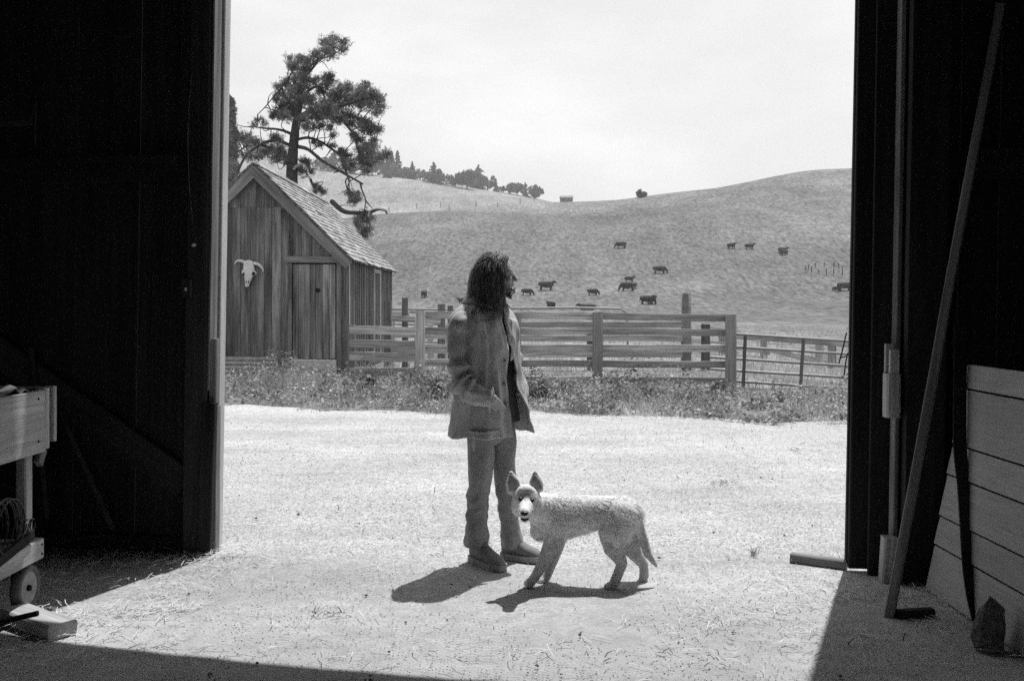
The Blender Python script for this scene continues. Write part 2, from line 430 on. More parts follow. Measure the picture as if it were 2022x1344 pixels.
# left side of the doorway
plank("post", W(-.148, .055, 0), W(-.148, .055, 6.3), .15, .11, NI, M_POST, barn, .002, 6)
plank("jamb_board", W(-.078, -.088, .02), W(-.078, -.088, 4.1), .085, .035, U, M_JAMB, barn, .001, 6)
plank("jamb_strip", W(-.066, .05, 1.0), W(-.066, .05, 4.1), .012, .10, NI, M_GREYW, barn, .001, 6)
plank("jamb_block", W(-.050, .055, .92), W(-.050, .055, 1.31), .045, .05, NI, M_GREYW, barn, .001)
plank("jamb_plank", W(-.072, .105, 0), W(-.055, .095, .925), .085, .045, NI, M_POST, barn, .002, 4)
plank("jamb_plank", W(-.042, .02, .0), W(-.045, .02, .9), .03, .06, NI, M_GREYW, barn, .002, 4)
plank("girt", W(-5, .03, 2.30), W(-.23, .03, 2.36), .17, .05, NI, M_BARN, barn, .002, 6)
plank("brace", W(-1.85, .04, 1.45), W(-.225, .04, .42), .19, .05, NI, M_POST, barn, .002, 6)
plank("sill_board", W(-5, .03, .05), W(-.23, .03, .05), .1, .05, NI, M_BARN, barn, .002, 6)
# right side: sliding door edge outside the wall, post with strips and blocks inside
plank("door_leaf", W(OW + .198, -.105, .018), W(OW + .205, -.105, 4.6), .31, .045, NI, M_BARN, barn, .001, 6, label="edge of the sliding barn door hanging clear of the ground")
plank("door_edge_strip", W(OW + .042, -.15, .035), W(OW + .05, -.15, 4.6), .012, .04, NI, M_POST, barn, .001, 6)
plank("post", W(OW + .40, .06, 0), W(OW + .40, .06, 6.3), .22, .12, NI, M_BARN, barn, .002, 6)
plank("jamb_strip", W(OW + .255, .03, .02), W(OW + .255, .03, 6.3), .045, .028, (-U * .9 + NI * .45), M_GREYW, barn, .002, 8)
plank("jamb_strip", W(OW + .298, .10, .3), W(OW + .298, .10, 6.3), .035, .02, (-U * .9 + NI * .45), M_POST, barn, .002, 8)
plank("jamb_block", W(OW + .22, .10, .90), W(OW + .22, .10, 1.14), .11, .075, -U, M_RAW, barn, .001)
plank("jamb_block", W(OW + .214, .06, 1.142), W(OW + .214, .06, 1.30), .03, .05, -U, M_RAW, barn, .001)
plank("jamb_block", W(OW + .222, .135, 1.142), W(OW + .222, .135, 1.27), .03, .05, -U, M_RAW, barn, .001)
plank("jamb_block", W(OW + .215, .10, 0), W(OW + .225, .10, .245), .11, .08, -U, M_RAW, barn, .001)
plank("girt", W(OW + .52, .03, 2.28), W(8.5, .03, 2.33), .17, .05, NI, M_BARN, barn, .002, 6)
plank("brace", W(OW + .52, .04, .45), W(OW + 2.1, .04, 1.5), .17, .05, NI, M_BARN, barn, .002, 6)
# ------------------------------------------------------------------ shed
M_SHED = wood("shed_boards", .17, .36, .55, .9, .6, .6)
M_SHED_L = wood("shed_trim", .21, .2, .4, .9, .4)
M_SHINGLE = wood("cedar_shingle", .33, .25, .4, .92, .5, .3, 18.)
M_DOORW = wood("shed_door_boards", .25, .28, .5, .9, .5, .65)
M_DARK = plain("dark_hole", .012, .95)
M_CONC = plain("concrete_step", .5, .95, .2, 14., bmp=.3)
M_BONE = plain("bleached_bone", .62, .7, .25, 30., bmp=.25, bscale=120.)
M_METAL = plain("galvanised_sheet", .34, .5, .3, 12., .5, metallic=.3)
SY, SYB = 20.0, 27.2
SXR, SXP = -3.29, -5.15; SXL = 2 * SXP - SXR
PEAK, EAVE = 4.30, 2.47
shed = thing("shed", ((SXL + SXR) / 2, SY, 0), "weathered board shed with steep shingled roof left of the fence", "shed")
def roof_z(x): return PEAK - (PEAK - EAVE) * abs(x - SXP) / (SXR - SXP)
FRONT = Vector((0, -1, 0))
D0, D1 = P(577, 0, SY).x, P(664, 0, SY).x              # door opening
DT = P(0, 520, SY).z
random.seed(3)
x = SXL
while x < SXR - .01:                                   # front wall: lower boards and shorter gable boards
    w = random.uniform(.13, .22); w = min(w, SXR - x)
    if x < D0 < x + w: w = D0 - x
    elif D0 - .001 <= x < D1 and x + w > D1: w = D1 - x
    if w < .03: x += w + 1e-4; continue
    c = x + w / 2; top = min(roof_z(x), roof_z(x + w)) - .02; zt = min(3.50 + random.uniform(-.01, .01), top)
    z0 = .13 + random.uniform(-.03, .03)
    if D0 - .01 < c < D1 + .01:
        z0 = DT + .1
    dy = random.uniform(-.006, .004)
    if zt > z0 + .05:
        plank("board", (c, SY + .012 + dy, z0), (c, SY + .012 + dy, zt), w - .006, .024, FRONT, M_SHED, shed, .002)
        if random.random() < .5 and not (D0 - .05 < x < D1 + .05):
            plank("batten", (x, SY - .01, z0 + .02), (x, SY - .01, zt - .02), .035, .015, FRONT, M_SHED, shed, .001)
    if top > 3.6:
        plank("board", (c, SY + .002 + dy, 3.47 + random.uniform(-.03, 0)), (c, SY + .002 + dy, top), w - .006, .024, FRONT, M_SHED, shed, .002)
    x += w + 1e-4
# backing behind the boards keeps the inside dark
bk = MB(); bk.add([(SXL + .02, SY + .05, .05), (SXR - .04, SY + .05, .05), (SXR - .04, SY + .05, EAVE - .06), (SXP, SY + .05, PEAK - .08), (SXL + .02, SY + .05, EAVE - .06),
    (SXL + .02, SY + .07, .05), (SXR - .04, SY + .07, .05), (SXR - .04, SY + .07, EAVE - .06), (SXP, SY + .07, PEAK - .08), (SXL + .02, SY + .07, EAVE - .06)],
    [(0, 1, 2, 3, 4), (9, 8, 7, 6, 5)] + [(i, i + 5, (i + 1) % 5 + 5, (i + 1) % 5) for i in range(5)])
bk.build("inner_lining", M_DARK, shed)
# door: boards, header, frame, hole, step
door = obj("door", mesh_np("door", *board_geo(DT - .40, D1 - D0 - .02, .012, 1)), M_DARK, shed, basis(((D0 + D1) / 2, SY + .022, .40), ((D0 + D1) / 2, SY + .022, DT), FRONT)[0])
x = D0 + .012; DB0 = P(0, 708, SY).z
for w in (.115, .13, .10, .115, .135, .14, .13):
    w = min(w, D1 - .012 - x)
    if w < .03: break
    plank("board", (x + w / 2, SY - .004, DB0), (x + w / 2, SY - .004, DT - .02), w - .007, .024, FRONT, M_DOORW, door, .002); x += w
hole = MB(); hp = P(628, 573, SY); hn = 9
hole.add([(hp.x + .055 * math.cos(k * 6.283 / hn) * random.uniform(.75, 1.15), SY - .019, hp.z + .05 * math.sin(k * 6.283 / hn) * random.uniform(.8, 1.15)) for k in range(hn)] + [(hp.x, SY - .017, hp.z)], [(k, (k + 1) % hn, hn) for k in range(hn)])
hole.build("door_hole", M_DARK, door)
plank("door_header", P(561, 512, SY - .03), P(690, 513, SY - .03), .13, .04, FRONT, M_SHED_L, shed)
plank("door_frame", (D0 - .04, SY - .02, .2), (D0 - .04, SY - .02, DT), .07, .03, FRONT, M_SHED, shed)
plank("door_frame", (D1 + .06, SY - .02, .2), (D1 + .06, SY - .02, DT), .10, .03, FRONT, M_SHED, shed)
plank("corner_board", (SXR - .03, SY - .025, .1), (SXR - .03, SY - .025, EAVE - .05), .10, .03, FRONT, M_SHED, shed)
plank("corner_board", (SXR + .016, SY + .03, .2), (SXR + .016, SY + .03, EAVE - .06), .09, .025, (1, 0, 0), M_RAW, shed)
plank("door_step", P(578, 724, SY - .12), P(663, 725, SY - .12), .30, .22, FRONT, M_CONC, shed, 0, c=.015, label="pale concrete block step under the shed door")
# rake boards and fascia
for sgn, xe in ((1, SXR), (-1, SXL)):
    ux = (xe + sgn * .10)
    a = Vector((SXP, SY - .16, PEAK - .01)); bb = Vector((ux, SY - .16, roof_z(ux) - .02))
    d = (bb - a).normalized(); nrm = Vector((d.z, 0, -d.x)) * sgn
    off = Vector((-abs(d.z) * sgn, 0, -abs(d.x))) * .09
    plank("rake_board", a + off + d * .02, bb + off, .19, .03, FRONT, M_SHED_L, shed, .002, 4, skew=0)
plank("ridge_brace", P(507, 338, SY - .14), P(538, 372, SY - .02), .03, .02, FRONT, M_SHED_L, shed)
plank("ridge_brace", P(490, 338, SY - .14), P(478, 350, SY - .02), .03, .02, FRONT, M_SHED_L, shed)
# side wall towards the fence: upright boards with battens, window strip
yy = SY + .05
while yy < SYB - .02:
    w = min(random.uniform(.20, .30), SYB - yy)
    win = 23.7 < yy + w / 2 < 24.5
    plank("board", (SXR - .012, yy + w / 2, .12), (SXR - .012, yy + w / 2, EAVE - .03), w - .01, .022, (1, 0, 0), M_SHED_L if win else M_SHED, shed, .002)
    plank("batten", (SXR + .012, yy, .12), (SXR + .012, yy, EAVE - .05), .05, .026, (1, 0, 0), M_SHED_L, shed, .001)
    yy += w
for yq in (23.55, 24.62):
    plank("window_frame", (SXR + .03, yq, .3), (SXR + .03, yq, EAVE - .1), .09, .03, (1, 0, 0), M_RAW, shed)
plank("window_frame", (SXR + .03, 23.5, EAVE - .16), (SXR + .03, 24.7, EAVE - .16), .10, .03, (1, 0, 0), M_RAW, shed)
slabm = lambda nm, pts, th, nr: (lambda k, V: MB().add(V, [tuple(range(k - 1, -1, -1)), tuple(range(k, 2 * k))] + [(i, (i + 1) % k, (i + 1) % k + k, i + k) for i in range(k)]).build(nm, M_SHED, shed))(len(pts), [Vector(p) for p in pts] + [Vector(p) + Vector(nr) * th for p in pts])
slabm("side_wall", [(SXL + .01, SY + .1, .1), (SXL + .01, SYB, .1), (SXL + .01, SYB, EAVE - .05), (SXL + .01, SY + .1, EAVE - .05)], .03, (-1, 0, 0))
slabm("back_wall", [(SXL, SYB, .1), (SXR, SYB, .1), (SXR, SYB, EAVE), (SXP, SYB, PEAK - .06), (SXL, SYB, EAVE)], .03, (0, 1, 0))
# roof decks and shingles
RY0, RY1, EX = SY - .18, SYB + .12, .17
def slope_pt(u, y, lift, sgn=1):                       # u metres down the slope from the ridge
    L = math.hypot(SXR - SXP, PEAK - EAVE); c, s_ = (SXR - SXP) / L, (PEAK - EAVE) / L
    return Vector((SXP + sgn * (u * c + lift * s_), y, PEAK - u * s_ + lift * c + .03))
SL = math.hypot(SXR - SXP, PEAK - EAVE) + EX
roof = None
for sgn in (1, -1):
    pts = [slope_pt(0, RY0, -.02, sgn), slope_pt(SL, RY0, -.02, sgn), slope_pt(SL, RY1, -.02, sgn), slope_pt(0, RY1, -.02, sgn)]
    pt2 = [slope_pt(0, RY0, .0, sgn), slope_pt(SL, RY0, .0, sgn), slope_pt(SL, RY1, .0, sgn), slope_pt(0, RY1, .0, sgn)]
    o = MB().add(pts + pt2, [(0, 1, 2, 3), (7, 6, 5, 4), (0, 4, 5, 1), (1, 5, 6, 2), (2, 6, 7, 3), (3, 7, 4, 0)]).build("roof", M_SHED, shed)
    if sgn == 1: roof = o
    else: roof_l = o
NC = 18; ex = SL / NC
SH_ = []
for ci in range(NC):
    y = RY0 - random.uniform(0, .15)
    while y < RY1 - .04:
        w = random.uniform(.17, .34); y1 = min(y + w, RY1); y0 = max(y, RY0)
        if y1 - y0 > .05 and random.random() > .01: SH_.append((y0, y1, ci))
        y += w
SH_.sort(); far_sh = MB()
nr0 = slope_pt(0, 0, 1) - slope_pt(0, 0, 0)
for k, (y0, y1, ci) in enumerate(SH_):
    u0 = ci * ex - .03; u1 = (ci + 1) * ex + random.uniform(-.015, .022)
    q = slope_pt(max(u0, 0), (y0 + y1) / 2, .012); r_ = slope_pt(u1, (y0 + y1) / 2, .028 + random.uniform(0, .012))
    nr = nr0 + Vector((0, random.uniform(-.03, .03), 0)); ww = y1 - y0 - random.uniform(.004, .014)
    if k < 300: plank("shingle", q, r_, ww, .014, nr, M_SHINGLE, roof, 0, 1, skew=random.uniform(-.06, .06))
    else:
        M_, L_ = basis(q, r_, nr); V_, F_ = board_geo(L_, ww, .014, 1); far_sh.add([M_ @ Vector(v) for v in V_], F_)
tag(far_sh.build("shingle_field", M_SHINGLE, roof), kind="stuff")
rest = MB()
for ci in range(NC):
    y = RY0
    while y < RY1 - .04:
        w = random.uniform(.24, .46); y1 = min(y + w, RY1)
        q = slope_pt(max(ci * ex - .03, 0), (y + y1) / 2, .012, -1); r_ = slope_pt((ci + 1) * ex + .01, (y + y1) / 2, .034, -1)
        nr = slope_pt(0, 0, 1, -1) - slope_pt(0, 0, 0, -1)
        M_, L_ = basis(q, r_, nr); V_, F_ = board_geo(L_, y1 - y - .01, .016, 1)
        rest.add([M_ @ Vector(v) for v in V_], F_); y = y1
tag(rest.build("shingle_field", M_SHINGLE, roof_l), kind="stuff")
for k in range(9):
    y0 = RY0 + k * (RY1 - RY0) / 9; y1 = y0 + (RY1 - RY0) / 9 + .03
    plank("ridge_cap", slope_pt(.07, y0, .055), slope_pt(.07, y1, .05), .15, .018, slope_pt(0, 0, 1) - slope_pt(0, 0, 0), M_SHINGLE, roof)
# corrugated sheet leaning at the foot of the wall
cs = MB(); q0 = P(440, 704, SY - .1); q1 = P(548, 704, SY - .1); nn_ = 40; V = []; Fq = []
for j in range(nn_ + 1):
    z = q0.z - .42 * j / nn_ + .012; yo = SY - .10 - .10 * j / nn_ + .012 * math.sin(j / nn_ * 6.283 * 5)
    for xx in (q0.x - 1.6, q1.x): V.append((xx, yo, z)); V.append((xx, yo + .004, z + .002))
for j in range(nn_):
    a = j * 4; Fq += [(a, a + 2, a + 6, a + 4), (a + 1, a + 5, a + 7, a + 3), (a + 2, a + 3, a + 7, a + 6)]
o = MB().add(V, Fq).build("corrugated_sheet", M_METAL, None, True); tag(o, "corrugated metal sheet lying against the foot of the shed wall", "metal sheet")
# cattle skull with horns
sk = thing("cattle_skull", P(491, 560, SY - .05), "bleached horned cattle skull hung on the shed wall", "skull")
SKY = SY - .055
ctr = lambda px, py, d=0: P(px, py, SKY - d)
mb = MB()
pts = [ctr(490.5, 518), ctr(491.5, 530, .01), ctr(491.5, 540, .02), ctr(490, 550, .03), ctr(488.5, 558, .03), ctr(487.5, 564, .025)]
px = SKY / F_PX
mb.add(*tube_geo(pts, [9.5 * px, 11.5 * px, 10.5 * px, 7.5 * px, 5 * px, 4.2 * px], 12, (1, 0, 0), [.05, .07, .075, .06, .04, .03]))
mb.add(*ell_geo(ctr(502, 539, .0), (.05, .04, .05))); mb.add(*ell_geo(ctr(481, 537, .0), (.04, .04, .05)))
obj("cranium", union("cranium", mb, .012, 3), M_BONE, sk)
for pts, nm in (([(484, 518), (476, 515), (469, 515), (465, 518), (463.5, 521)], 'horn'), ([(503, 520), (510, 522), (516, 527), (519, 532), (519.5, 536)], 'horn')):
    MB().add(*tube_geo(spline([ctr(*q) for q in pts], 12), list(np.linspace(.038, .008, 12)), 10)).build(nm, M_BONE, sk, True)
for (cx_, cy_, rx, rz) in ((501, 540, .034, .036), (481.5, 541, .018, .034), (489.6, 549, .022, .045), (486, 557, .008, .03), (491.0, 556, .008, .03)):
    MB().add(*ell_geo(ctr(cx_, cy_, .055), (rx, .03, rz))).build("eye_socket" if cy_ < 545 else "nasal_opening", M_DARK, sk, True)

# ------------------------------------------------------------------ board fence across the yard
M_FENCE = wood("fence_boards", .40, .28, .55, .9, .35, .3)
M_OLDP = wood("old_post", .17, .3, .4, .95, .4)
FY = 16.5
fen = thing("board_fence", P(1140, 780, FY), "weathered five rail board fence standing behind the person", "fence")
for (px_, w_, top) in ((830, .15, 612.5), (1019, .165, 617), (1180, .165, 616), (1443, .165, 620.5)):
    p = P(px_, top, FY)
    o = plank("post", (p.x, FY, -.25), (p.x, FY, p.z), w_, .15, FRONT, M_FENCE, fen, .003, 3)
FYr = FY + .098
xs_l, xs_r = P(822, 0, FYr).x, P(1451, 0, FYr).x
for (yl, yr, wpx) in ((620.5, 627.5, 14), (653, 655.5, 13.5), (685.5, 688, 14.5), (716, 719, 13.5), (748, 751.5, 13.5), (779, 780, 10)):
    cuts = [822, 1019, 1180, 1449]
    for a_, b_ in zip(cuts[:-1], cuts[1:]):
        ya = yl + (yr - yl) * (a_ - 822) / 630; yb = yl + (yr - yl) * (b_ - 822) / 630
        plank("rail", P(a_ + (1 if a_ > 822 else 0), ya + random.uniform(-.8, .8), FYr), P(b_ - 1, yb + random.uniform(-.8, .8), FYr), wpx * FYr / F_PX, .035, FRONT, M_FENCE, fen, .010, 4)
# lower fence from shed corner to the first post
low = thing("low_fence", P(760, 760, 17.6), "low four rail board fence between shed corner and board fence", "fence")
LY = 17.6
plank("post", (P(826, 0, LY).x, LY + .05, -.2), (P(826, 0, LY).x, LY + .05, 1.2), .14, .12, FRONT, M_FENCE, low)
plank("post", (P(694, 0, LY).x, LY + .05, -.2), (P(694, 0, LY).x, LY + .05, 1.15), .12, .12, FRONT, M_OLDP, low)
for ya, yb, wp in ((651.5, 654, 16), (677.5, 680, 16), (703.5, 705.5, 18), (733, 735, 17)):
    plank("rail", P(690, ya, LY), P(836, yb, LY), wp * LY / F_PX, .035, FRONT, M_FENCE, low, .008, 4)
# tall posts and rails of the pen behind
pen = thing("rear_pen_fence", P(1200, 740, 22), "older rail fence of the pen behind the board fence", "fence")
RY = 22.0
bigp = MB().add(*tube_geo([(P(1355, 0, RY).x, RY, -.2), (P(1355, 0, RY).x, RY, .8), (P(1355, 0, RY).x + .005, RY, P(0, 578, RY).z)], [.118, .115, .11], 14, cap=False))
bigp.build("post", M_OLDP, pen, True)
for px_, tp, w_ in ((799, 588, .13), (871, 600, .16), (889, 603, .12), (765, 594, .16), (1165, 640, .12), (1395, 640, .18)):
    plank("post", (P(px_, 0, RY).x, RY + .1, -.2), (P(px_, 0, RY).x, RY + .1, P(0, tp, RY).z), w_, .14, FRONT, M_OLDP, pen)
for ya, yb, x0_, x1_ in ((641, 641, 1028, 1350), (668, 668, 1028, 1350), (699, 700, 1028, 1350), (628, 634, 772, 870), (660, 664, 772, 900), (690, 693, 772, 900)):
    plank("rail", P(x0_, ya, RY - .05), P(x1_, yb, RY - .05), .13, .035, FRONT, M_FENCE, pen, .004, 3)
# fence running away to the right, behind the pipe gate
rf = thing("angled_pen_fence", P(1560, 740, 24), "grey plank fence slanting away behind the pipe gate", "fence")
for px_, tp, Yp in ((1508, 668, 27), (1615, 675, 24.5), (1643, 680, 23), (1700, 684, 21.5), (1426, 655, 29)):
    plank("post", (P(px_, 0, Yp).x, Yp, -.2), (P(px_, 0, Yp).x + (.05 if px_ == 1615 else 0), Yp, P(0, tp, Yp).z), .17, .13, FRONT, M_FENCE, rf)
for (xa, ya, Ya, xb, yb, Yb) in ((1385, 642, 30, 1470, 662, 27.3), (1365, 670, 30, 1520, 696, 27), (1380, 698, 30, 1520, 726, 27), (1450, 664, 27.2, 1720, 682, 21.5), (1520, 690, 26.8, 1720, 738, 21.5), (1520, 722, 26.8, 1720, 768, 21.5), (1460, 716, 27.2, 1560, 742, 25.5)):
    plank("rail", P(xa, ya, Ya), P(xb, yb, Yb), .14, .035, FRONT, M_FENCE, rf, .004, 3)
# pipe gate
M_PIPE = plain("galvanised_pipe", .26, .6, .15, 10., .5, metallic=.4)
GY = 17.3
gate = thing("pipe_gate", P(1560, 770, GY), "sagging five bar metal pipe gate right of the board fence", "gate")
for (ya, yb) in ((659, 674), (684.5, 699.5), (708, 723), (731.5, 746), (752, 768)):
    MB().add(*tube_geo([P(1404, ya - 3, GY), P(1560, (ya + yb) / 2 - .3, GY), P(1700, yb + .8, GY)], .024, 10)).build("bar", M_PIPE, gate, True)
for xa, ya, xb, yb in ((1471.5, 663, 1467, 775), (1587, 668, 1580, 775)):
    plank("upright", P(xb, yb, GY - .03), P(xa, ya, GY - .03), .055, .03, FRONT, M_OLDP, gate)
MB().add(*tube_geo([P(1470, 771.5, GY - .1), P(1535, 774, GY - .1)], .018, 8)).build("ground_bar", M_PIPE, gate, True)
lat = thing("gate_lever", P(1664, 748, 16.9), "thin dark metal lever frame leaning at the pipe gate", "lever")
for pts in ([(1656.5, 717), (1664, 690), (1671.5, 657)], [(1667, 741), (1670, 715), (1674, 697)]):
    MB().add(*tube_geo([P(a_, b_, 16.9) for a_, b_ in pts], .012, 7)).build("rod", M_DARK, lat, True)
MB().add(*tube_geo([P(1659, 706, 16.9), P(1672, 703, 16.9)], .012, 7)).build("cross_bar", M_DARK, lat, True)
# pipe gates further back
M_PALE = plain("pale_paint", .6, .6, .15, 20.)
bg2 = thing("rear_pipe_gate", P(1120, 660, 24), "far pipe gate with bent end rising above the board fence", "gate")
MB().add(*tube_geo([P(1000, 609, 24), P(1140, 607.5, 24), P(1224, 609.5, 24), P(1238, 618, 24), P(1240, 700, 24)], .026, 8)).build("bar", M_PIPE, bg2, True)
MB().add(*tube_geo([P(1000, 645, 24), P(1240, 646, 24)], .026, 8)).build("bar", M_PIPE, bg2, True)
MB().add(*tube_geo([P(1000, 680, 24), P(1240, 681, 24)], .026, 8)).build("bar", M_PIPE, bg2, True)
bg3 = thing("small_pipe_gate", P(840, 660, 24), "small pipe gate behind the low fence near the shed", "gate")
for ya in (610.5, 616, 640, 675): MB().add(*tube_geo([P(772, ya, 24), P(905, ya + .5, 24)], .022, 8)).build("bar", M_PIPE, bg3, True)
tr = thing("pale_board_panel", P(792, 640, 23), "pale upright board panel behind low fence beside shed", "panel")
plank("board", P(774, 622.5, 23), P(809, 621.5, 23), .17, .03, FRONT, M_PALE, tr)
plank("leg", P(778, 700, 23.03), P(778, 628, 23.03), .06, .04, FRONT, M_PALE, tr); plank("leg", P(804, 700, 23.03), P(804, 628, 23.03), .06, .04, FRONT, M_PALE, tr)
tr2 = thing("pale_leaning_boards", P(852, 700, 22.5), "two pale leaning boards seen through the fence gap", "boards")
plank("board", P(851, 720, 22.5), P(849, 640, 22.5), .14, .03, FRONT, M_PALE, tr2); plank("board", P(879, 720, 22.5), P(880, 640, 22.5), .08, .03, FRONT, M_PALE, tr2)
# ------------------------------------------------------------------ vegetation helpers
def blades(pos, h, w, lean, seed, nseg=2):
    """curved grass blades as one array mesh"""
    r = np.random.default_rng(seed); n_ = len(pos)
    az = r.uniform(0, 2 * np.pi, n_); d = np.stack([np.cos(az), np.sin(az), np.zeros(n_)], -1)
    faz = r.uniform(0, np.pi, n_); s_ = np.stack([np.cos(faz), np.sin(faz) * .4, np.zeros(n_)], -1)
    ln = (r.uniform(.2, 1, n_) * lean)[:, None]; H = h[:, None]; up = np.array([0, 0, 1.0])
    p0 = pos; p1 = pos + up * H * .55 + d * H * ln * .35; p2 = pos + up * H * (1 - .25 * ln) + d * H * ln
    ww = w[:, None] * s_
    V = np.stack([p0 - ww, p0 + ww, p1 - ww * .8, p1 + ww * .8, p2], 1).reshape(-1, 3)
    b = np.arange(n_)[:, None] * 5
    Fq = np.concatenate([b + np.array([0, 1, 3]), b + np.array([0, 3, 2]), b + np.array([2, 3, 4])])
    return V, Fq
def leaves(pos, size, seed, up_bias=.5, asp=.6):
    r = np.random.default_rng(seed); n_ = len(pos)
    nrm = r.normal(size=(n_, 3)); nrm[:, 2] = np.abs(nrm[:, 2]) + up_bias; nrm /= np.linalg.norm(nrm, axis=1)[:, None]
    a = r.normal(size=(n_, 3)); a -= nrm * (a * nrm).sum(1)[:, None]; a /= np.linalg.norm(a, axis=1)[:, None]
    c = np.cross(nrm, a); s_ = size[:, None]
    fold = nrm * s_ * .18
    V = np.stack([pos - a * s_, pos - a * s_ * .15 + c * s_ * asp + fold, pos + a * s_, pos - a * s_ * .15 - c * s_ * asp + fold], 1).reshape(-1, 3)
    b = np.arange(n_)[:, None] * 4
    Fq = np.concatenate([b + np.array([0, 1, 2]), b + np.array([0, 2, 3])])
    return V, Fq
def fbm(x, y, s, o=0.0):
    return np.array([mnoise.noise(Vector((a * s + o, b_ * s - o, o))) for a, b_ in zip(x, y)])
M_GR_PALE = leafmat("dry_grass", .42, .45, 2.5, .3); M_GR_GREEN = leafmat("green_grass", .33, .5, 2.5, .3)
M_WEED = leafmat("weed_leaf", .21, .55, 4., .25); M_PALEWEED = leafmat("pale_weed", .5, .4, 9., .3); M_MALLOW = leafmat("mallow_leaf", .20, .5, 6., .2)
# weeds along the fence and shed
r = np.random.default_rng(5)
def verge(n_, d0, d1, thr, sc_, off_):
    x = r.uniform(-7.4, 7.4, n_); y = edge_y(x) + d0 + (d1 - d0) * r.uniform(0, 1, n_)
    ok = ~((x < SXR + .05) & (y > SY - .02)); x, y = x[ok], y[ok]; dd = y - edge_y(x)
    f = fbm(x, y, sc_, off_) + .5 * fbm(x, y, sc_ * 3, off_ + 4); k = r.uniform(0, 1, len(x)) < np.clip(thr + f * 1.9, .03, 1)
    x, y, dd, f = x[k], y[k], dd[k], f[k]
    hs = np.interp(x, [1.9, 3.0], [1.0, .5]) * np.clip(1.05 + 1.7 * fbm(x, y, 1.1, 12.), .25, 2.2)
    return x, y, dd, f, hs
x, y, dd, f, hs = verge(24000, -.35, 4.2, .45, 1.6, 0.)
k = (dd > .05) | (r.uniform(0, 1, len(x)) < .25); x, y, dd, f, hs = x[k], y[k], dd[k], f[k], hs[k]
h = (.04 + .16 * np.clip(dd / 1.6, 0, 1)) * r.uniform(.5, 1.5, len(x)) * hs
V, Fq = blades(np.stack([x, y, np.full_like(x, .02)], -1), h, np.full(len(x), .0045) * r.uniform(.7, 1.5, len(x)), .9, 1)
tag(obj("dry_grass", mesh_np("dry_grass", V, Fq), M_GR_PALE), "pale dry grass along the edge of the gravel yard", "grass", kind="stuff")
x, y, dd, f, hs = verge(15000, .15, 3.8, .35, 1.0, 7.)
h = (.05 + .24 * np.clip(dd / 1.5, 0, 1)) * r.uniform(.3, 1.3, len(x)) * hs
V, Fq = blades(np.stack([x, y, np.full_like(x, .02)], -1), h, np.full(len(x), .006) * r.uniform(.7, 1.6, len(x)), 1.0, 2)
tag(obj("green_weeds", mesh_np("green_weeds", V, Fq), M_GR_GREEN), "tangled green weeds growing under the fence rails", "weeds", kind="stuff")
x, y, dd, f, hs = verge(40000, .12, 3.6, .22, 1.3, 3.)
z = .03 + (.05 + .24 * np.clip(dd / 1.3, 0, 1)) * r.uniform(0, 1, len(x)) ** .7 * np.clip(.8 + f, .3, 1.6) * hs
V, Fq = leaves(np.stack([x, y, z], -1), r.uniform(.014, .042, len(x)), 3, .6, .75)
tag(obj("low_weeds", mesh_np("low_weeds", V, Fq), M_WEED), "low broad leaved weeds between grass and fence", "weeds", kind="stuff")
x, y, dd, f, hs = verge(9000, .2, 3.4, .2, 1.9, 21.)
z = .05 + (.05 + .26 * np.clip(dd / 1.3, 0, 1)) * r.uniform(.3, 1, len(x)) * hs
V, Fq = leaves(np.stack([x, y, z], -1), r.uniform(.010, .030, len(x)), 8, .9, .7)
tag(obj("pale_weeds", mesh_np("pale_weeds", V, Fq), M_PALEWEED), "pale flecked weed leaves catching light along the verge", "weeds", kind="stuff")
x, y, dd, f, hs = verge(2600, .5, 3.4, .2, .7, 33.)
h = r.uniform(.22, .58, len(x)) * np.clip(hs, .5, 1.2)
V, Fq = blades(np.stack([x, y, np.full_like(x, .02)], -1), h, np.full(len(x), .0032), .45, 12)
tp = V.reshape(-1, 5, 3)[:, 4]; sdp = np.repeat(tp, 7, 0) + r.normal(size=(len(tp) * 7, 3)) * np.array([.010, .010, .028]); V2, F2 = leaves(sdp, r.uniform(.005, .012, len(sdp)), 13, .3, .5)
tag(obj("dead_stems", mesh_np("dead_stems", np.concatenate([V, V2]), np.concatenate([Fq, F2 + len(V)])), M_GR_PALE), "tall dead stems with seed heads along the fence", "weeds", kind="stuff")
# grass beyond the fence
n_ = 26000; y = 17.2 + 45 * r.uniform(0, 1, n_) ** 1.6; x = r.uniform(-.52, .52, n_) * (y + 3)
ok = ~((x < SXR + .1) & (x > SXL - .1) & (y > SY - .1) & (y < SYB + .1)); x, y = x[ok], y[ok]
h = r.uniform(.10, .34, len(x)) * (1 + .5 * fbm(x, y, .4)); wv = .004 + .00028 * y
V, Fq = blades(np.stack([x, y, gz(x, y)], -1), h, wv * r.uniform(.7, 1.4, len(x)), .6, 4)
tag(obj("meadow_grass", mesh_np("meadow_grass", V, Fq), M_GR_PALE), "tall pale grass in the pen behind the fence", "grass", kind="stuff")
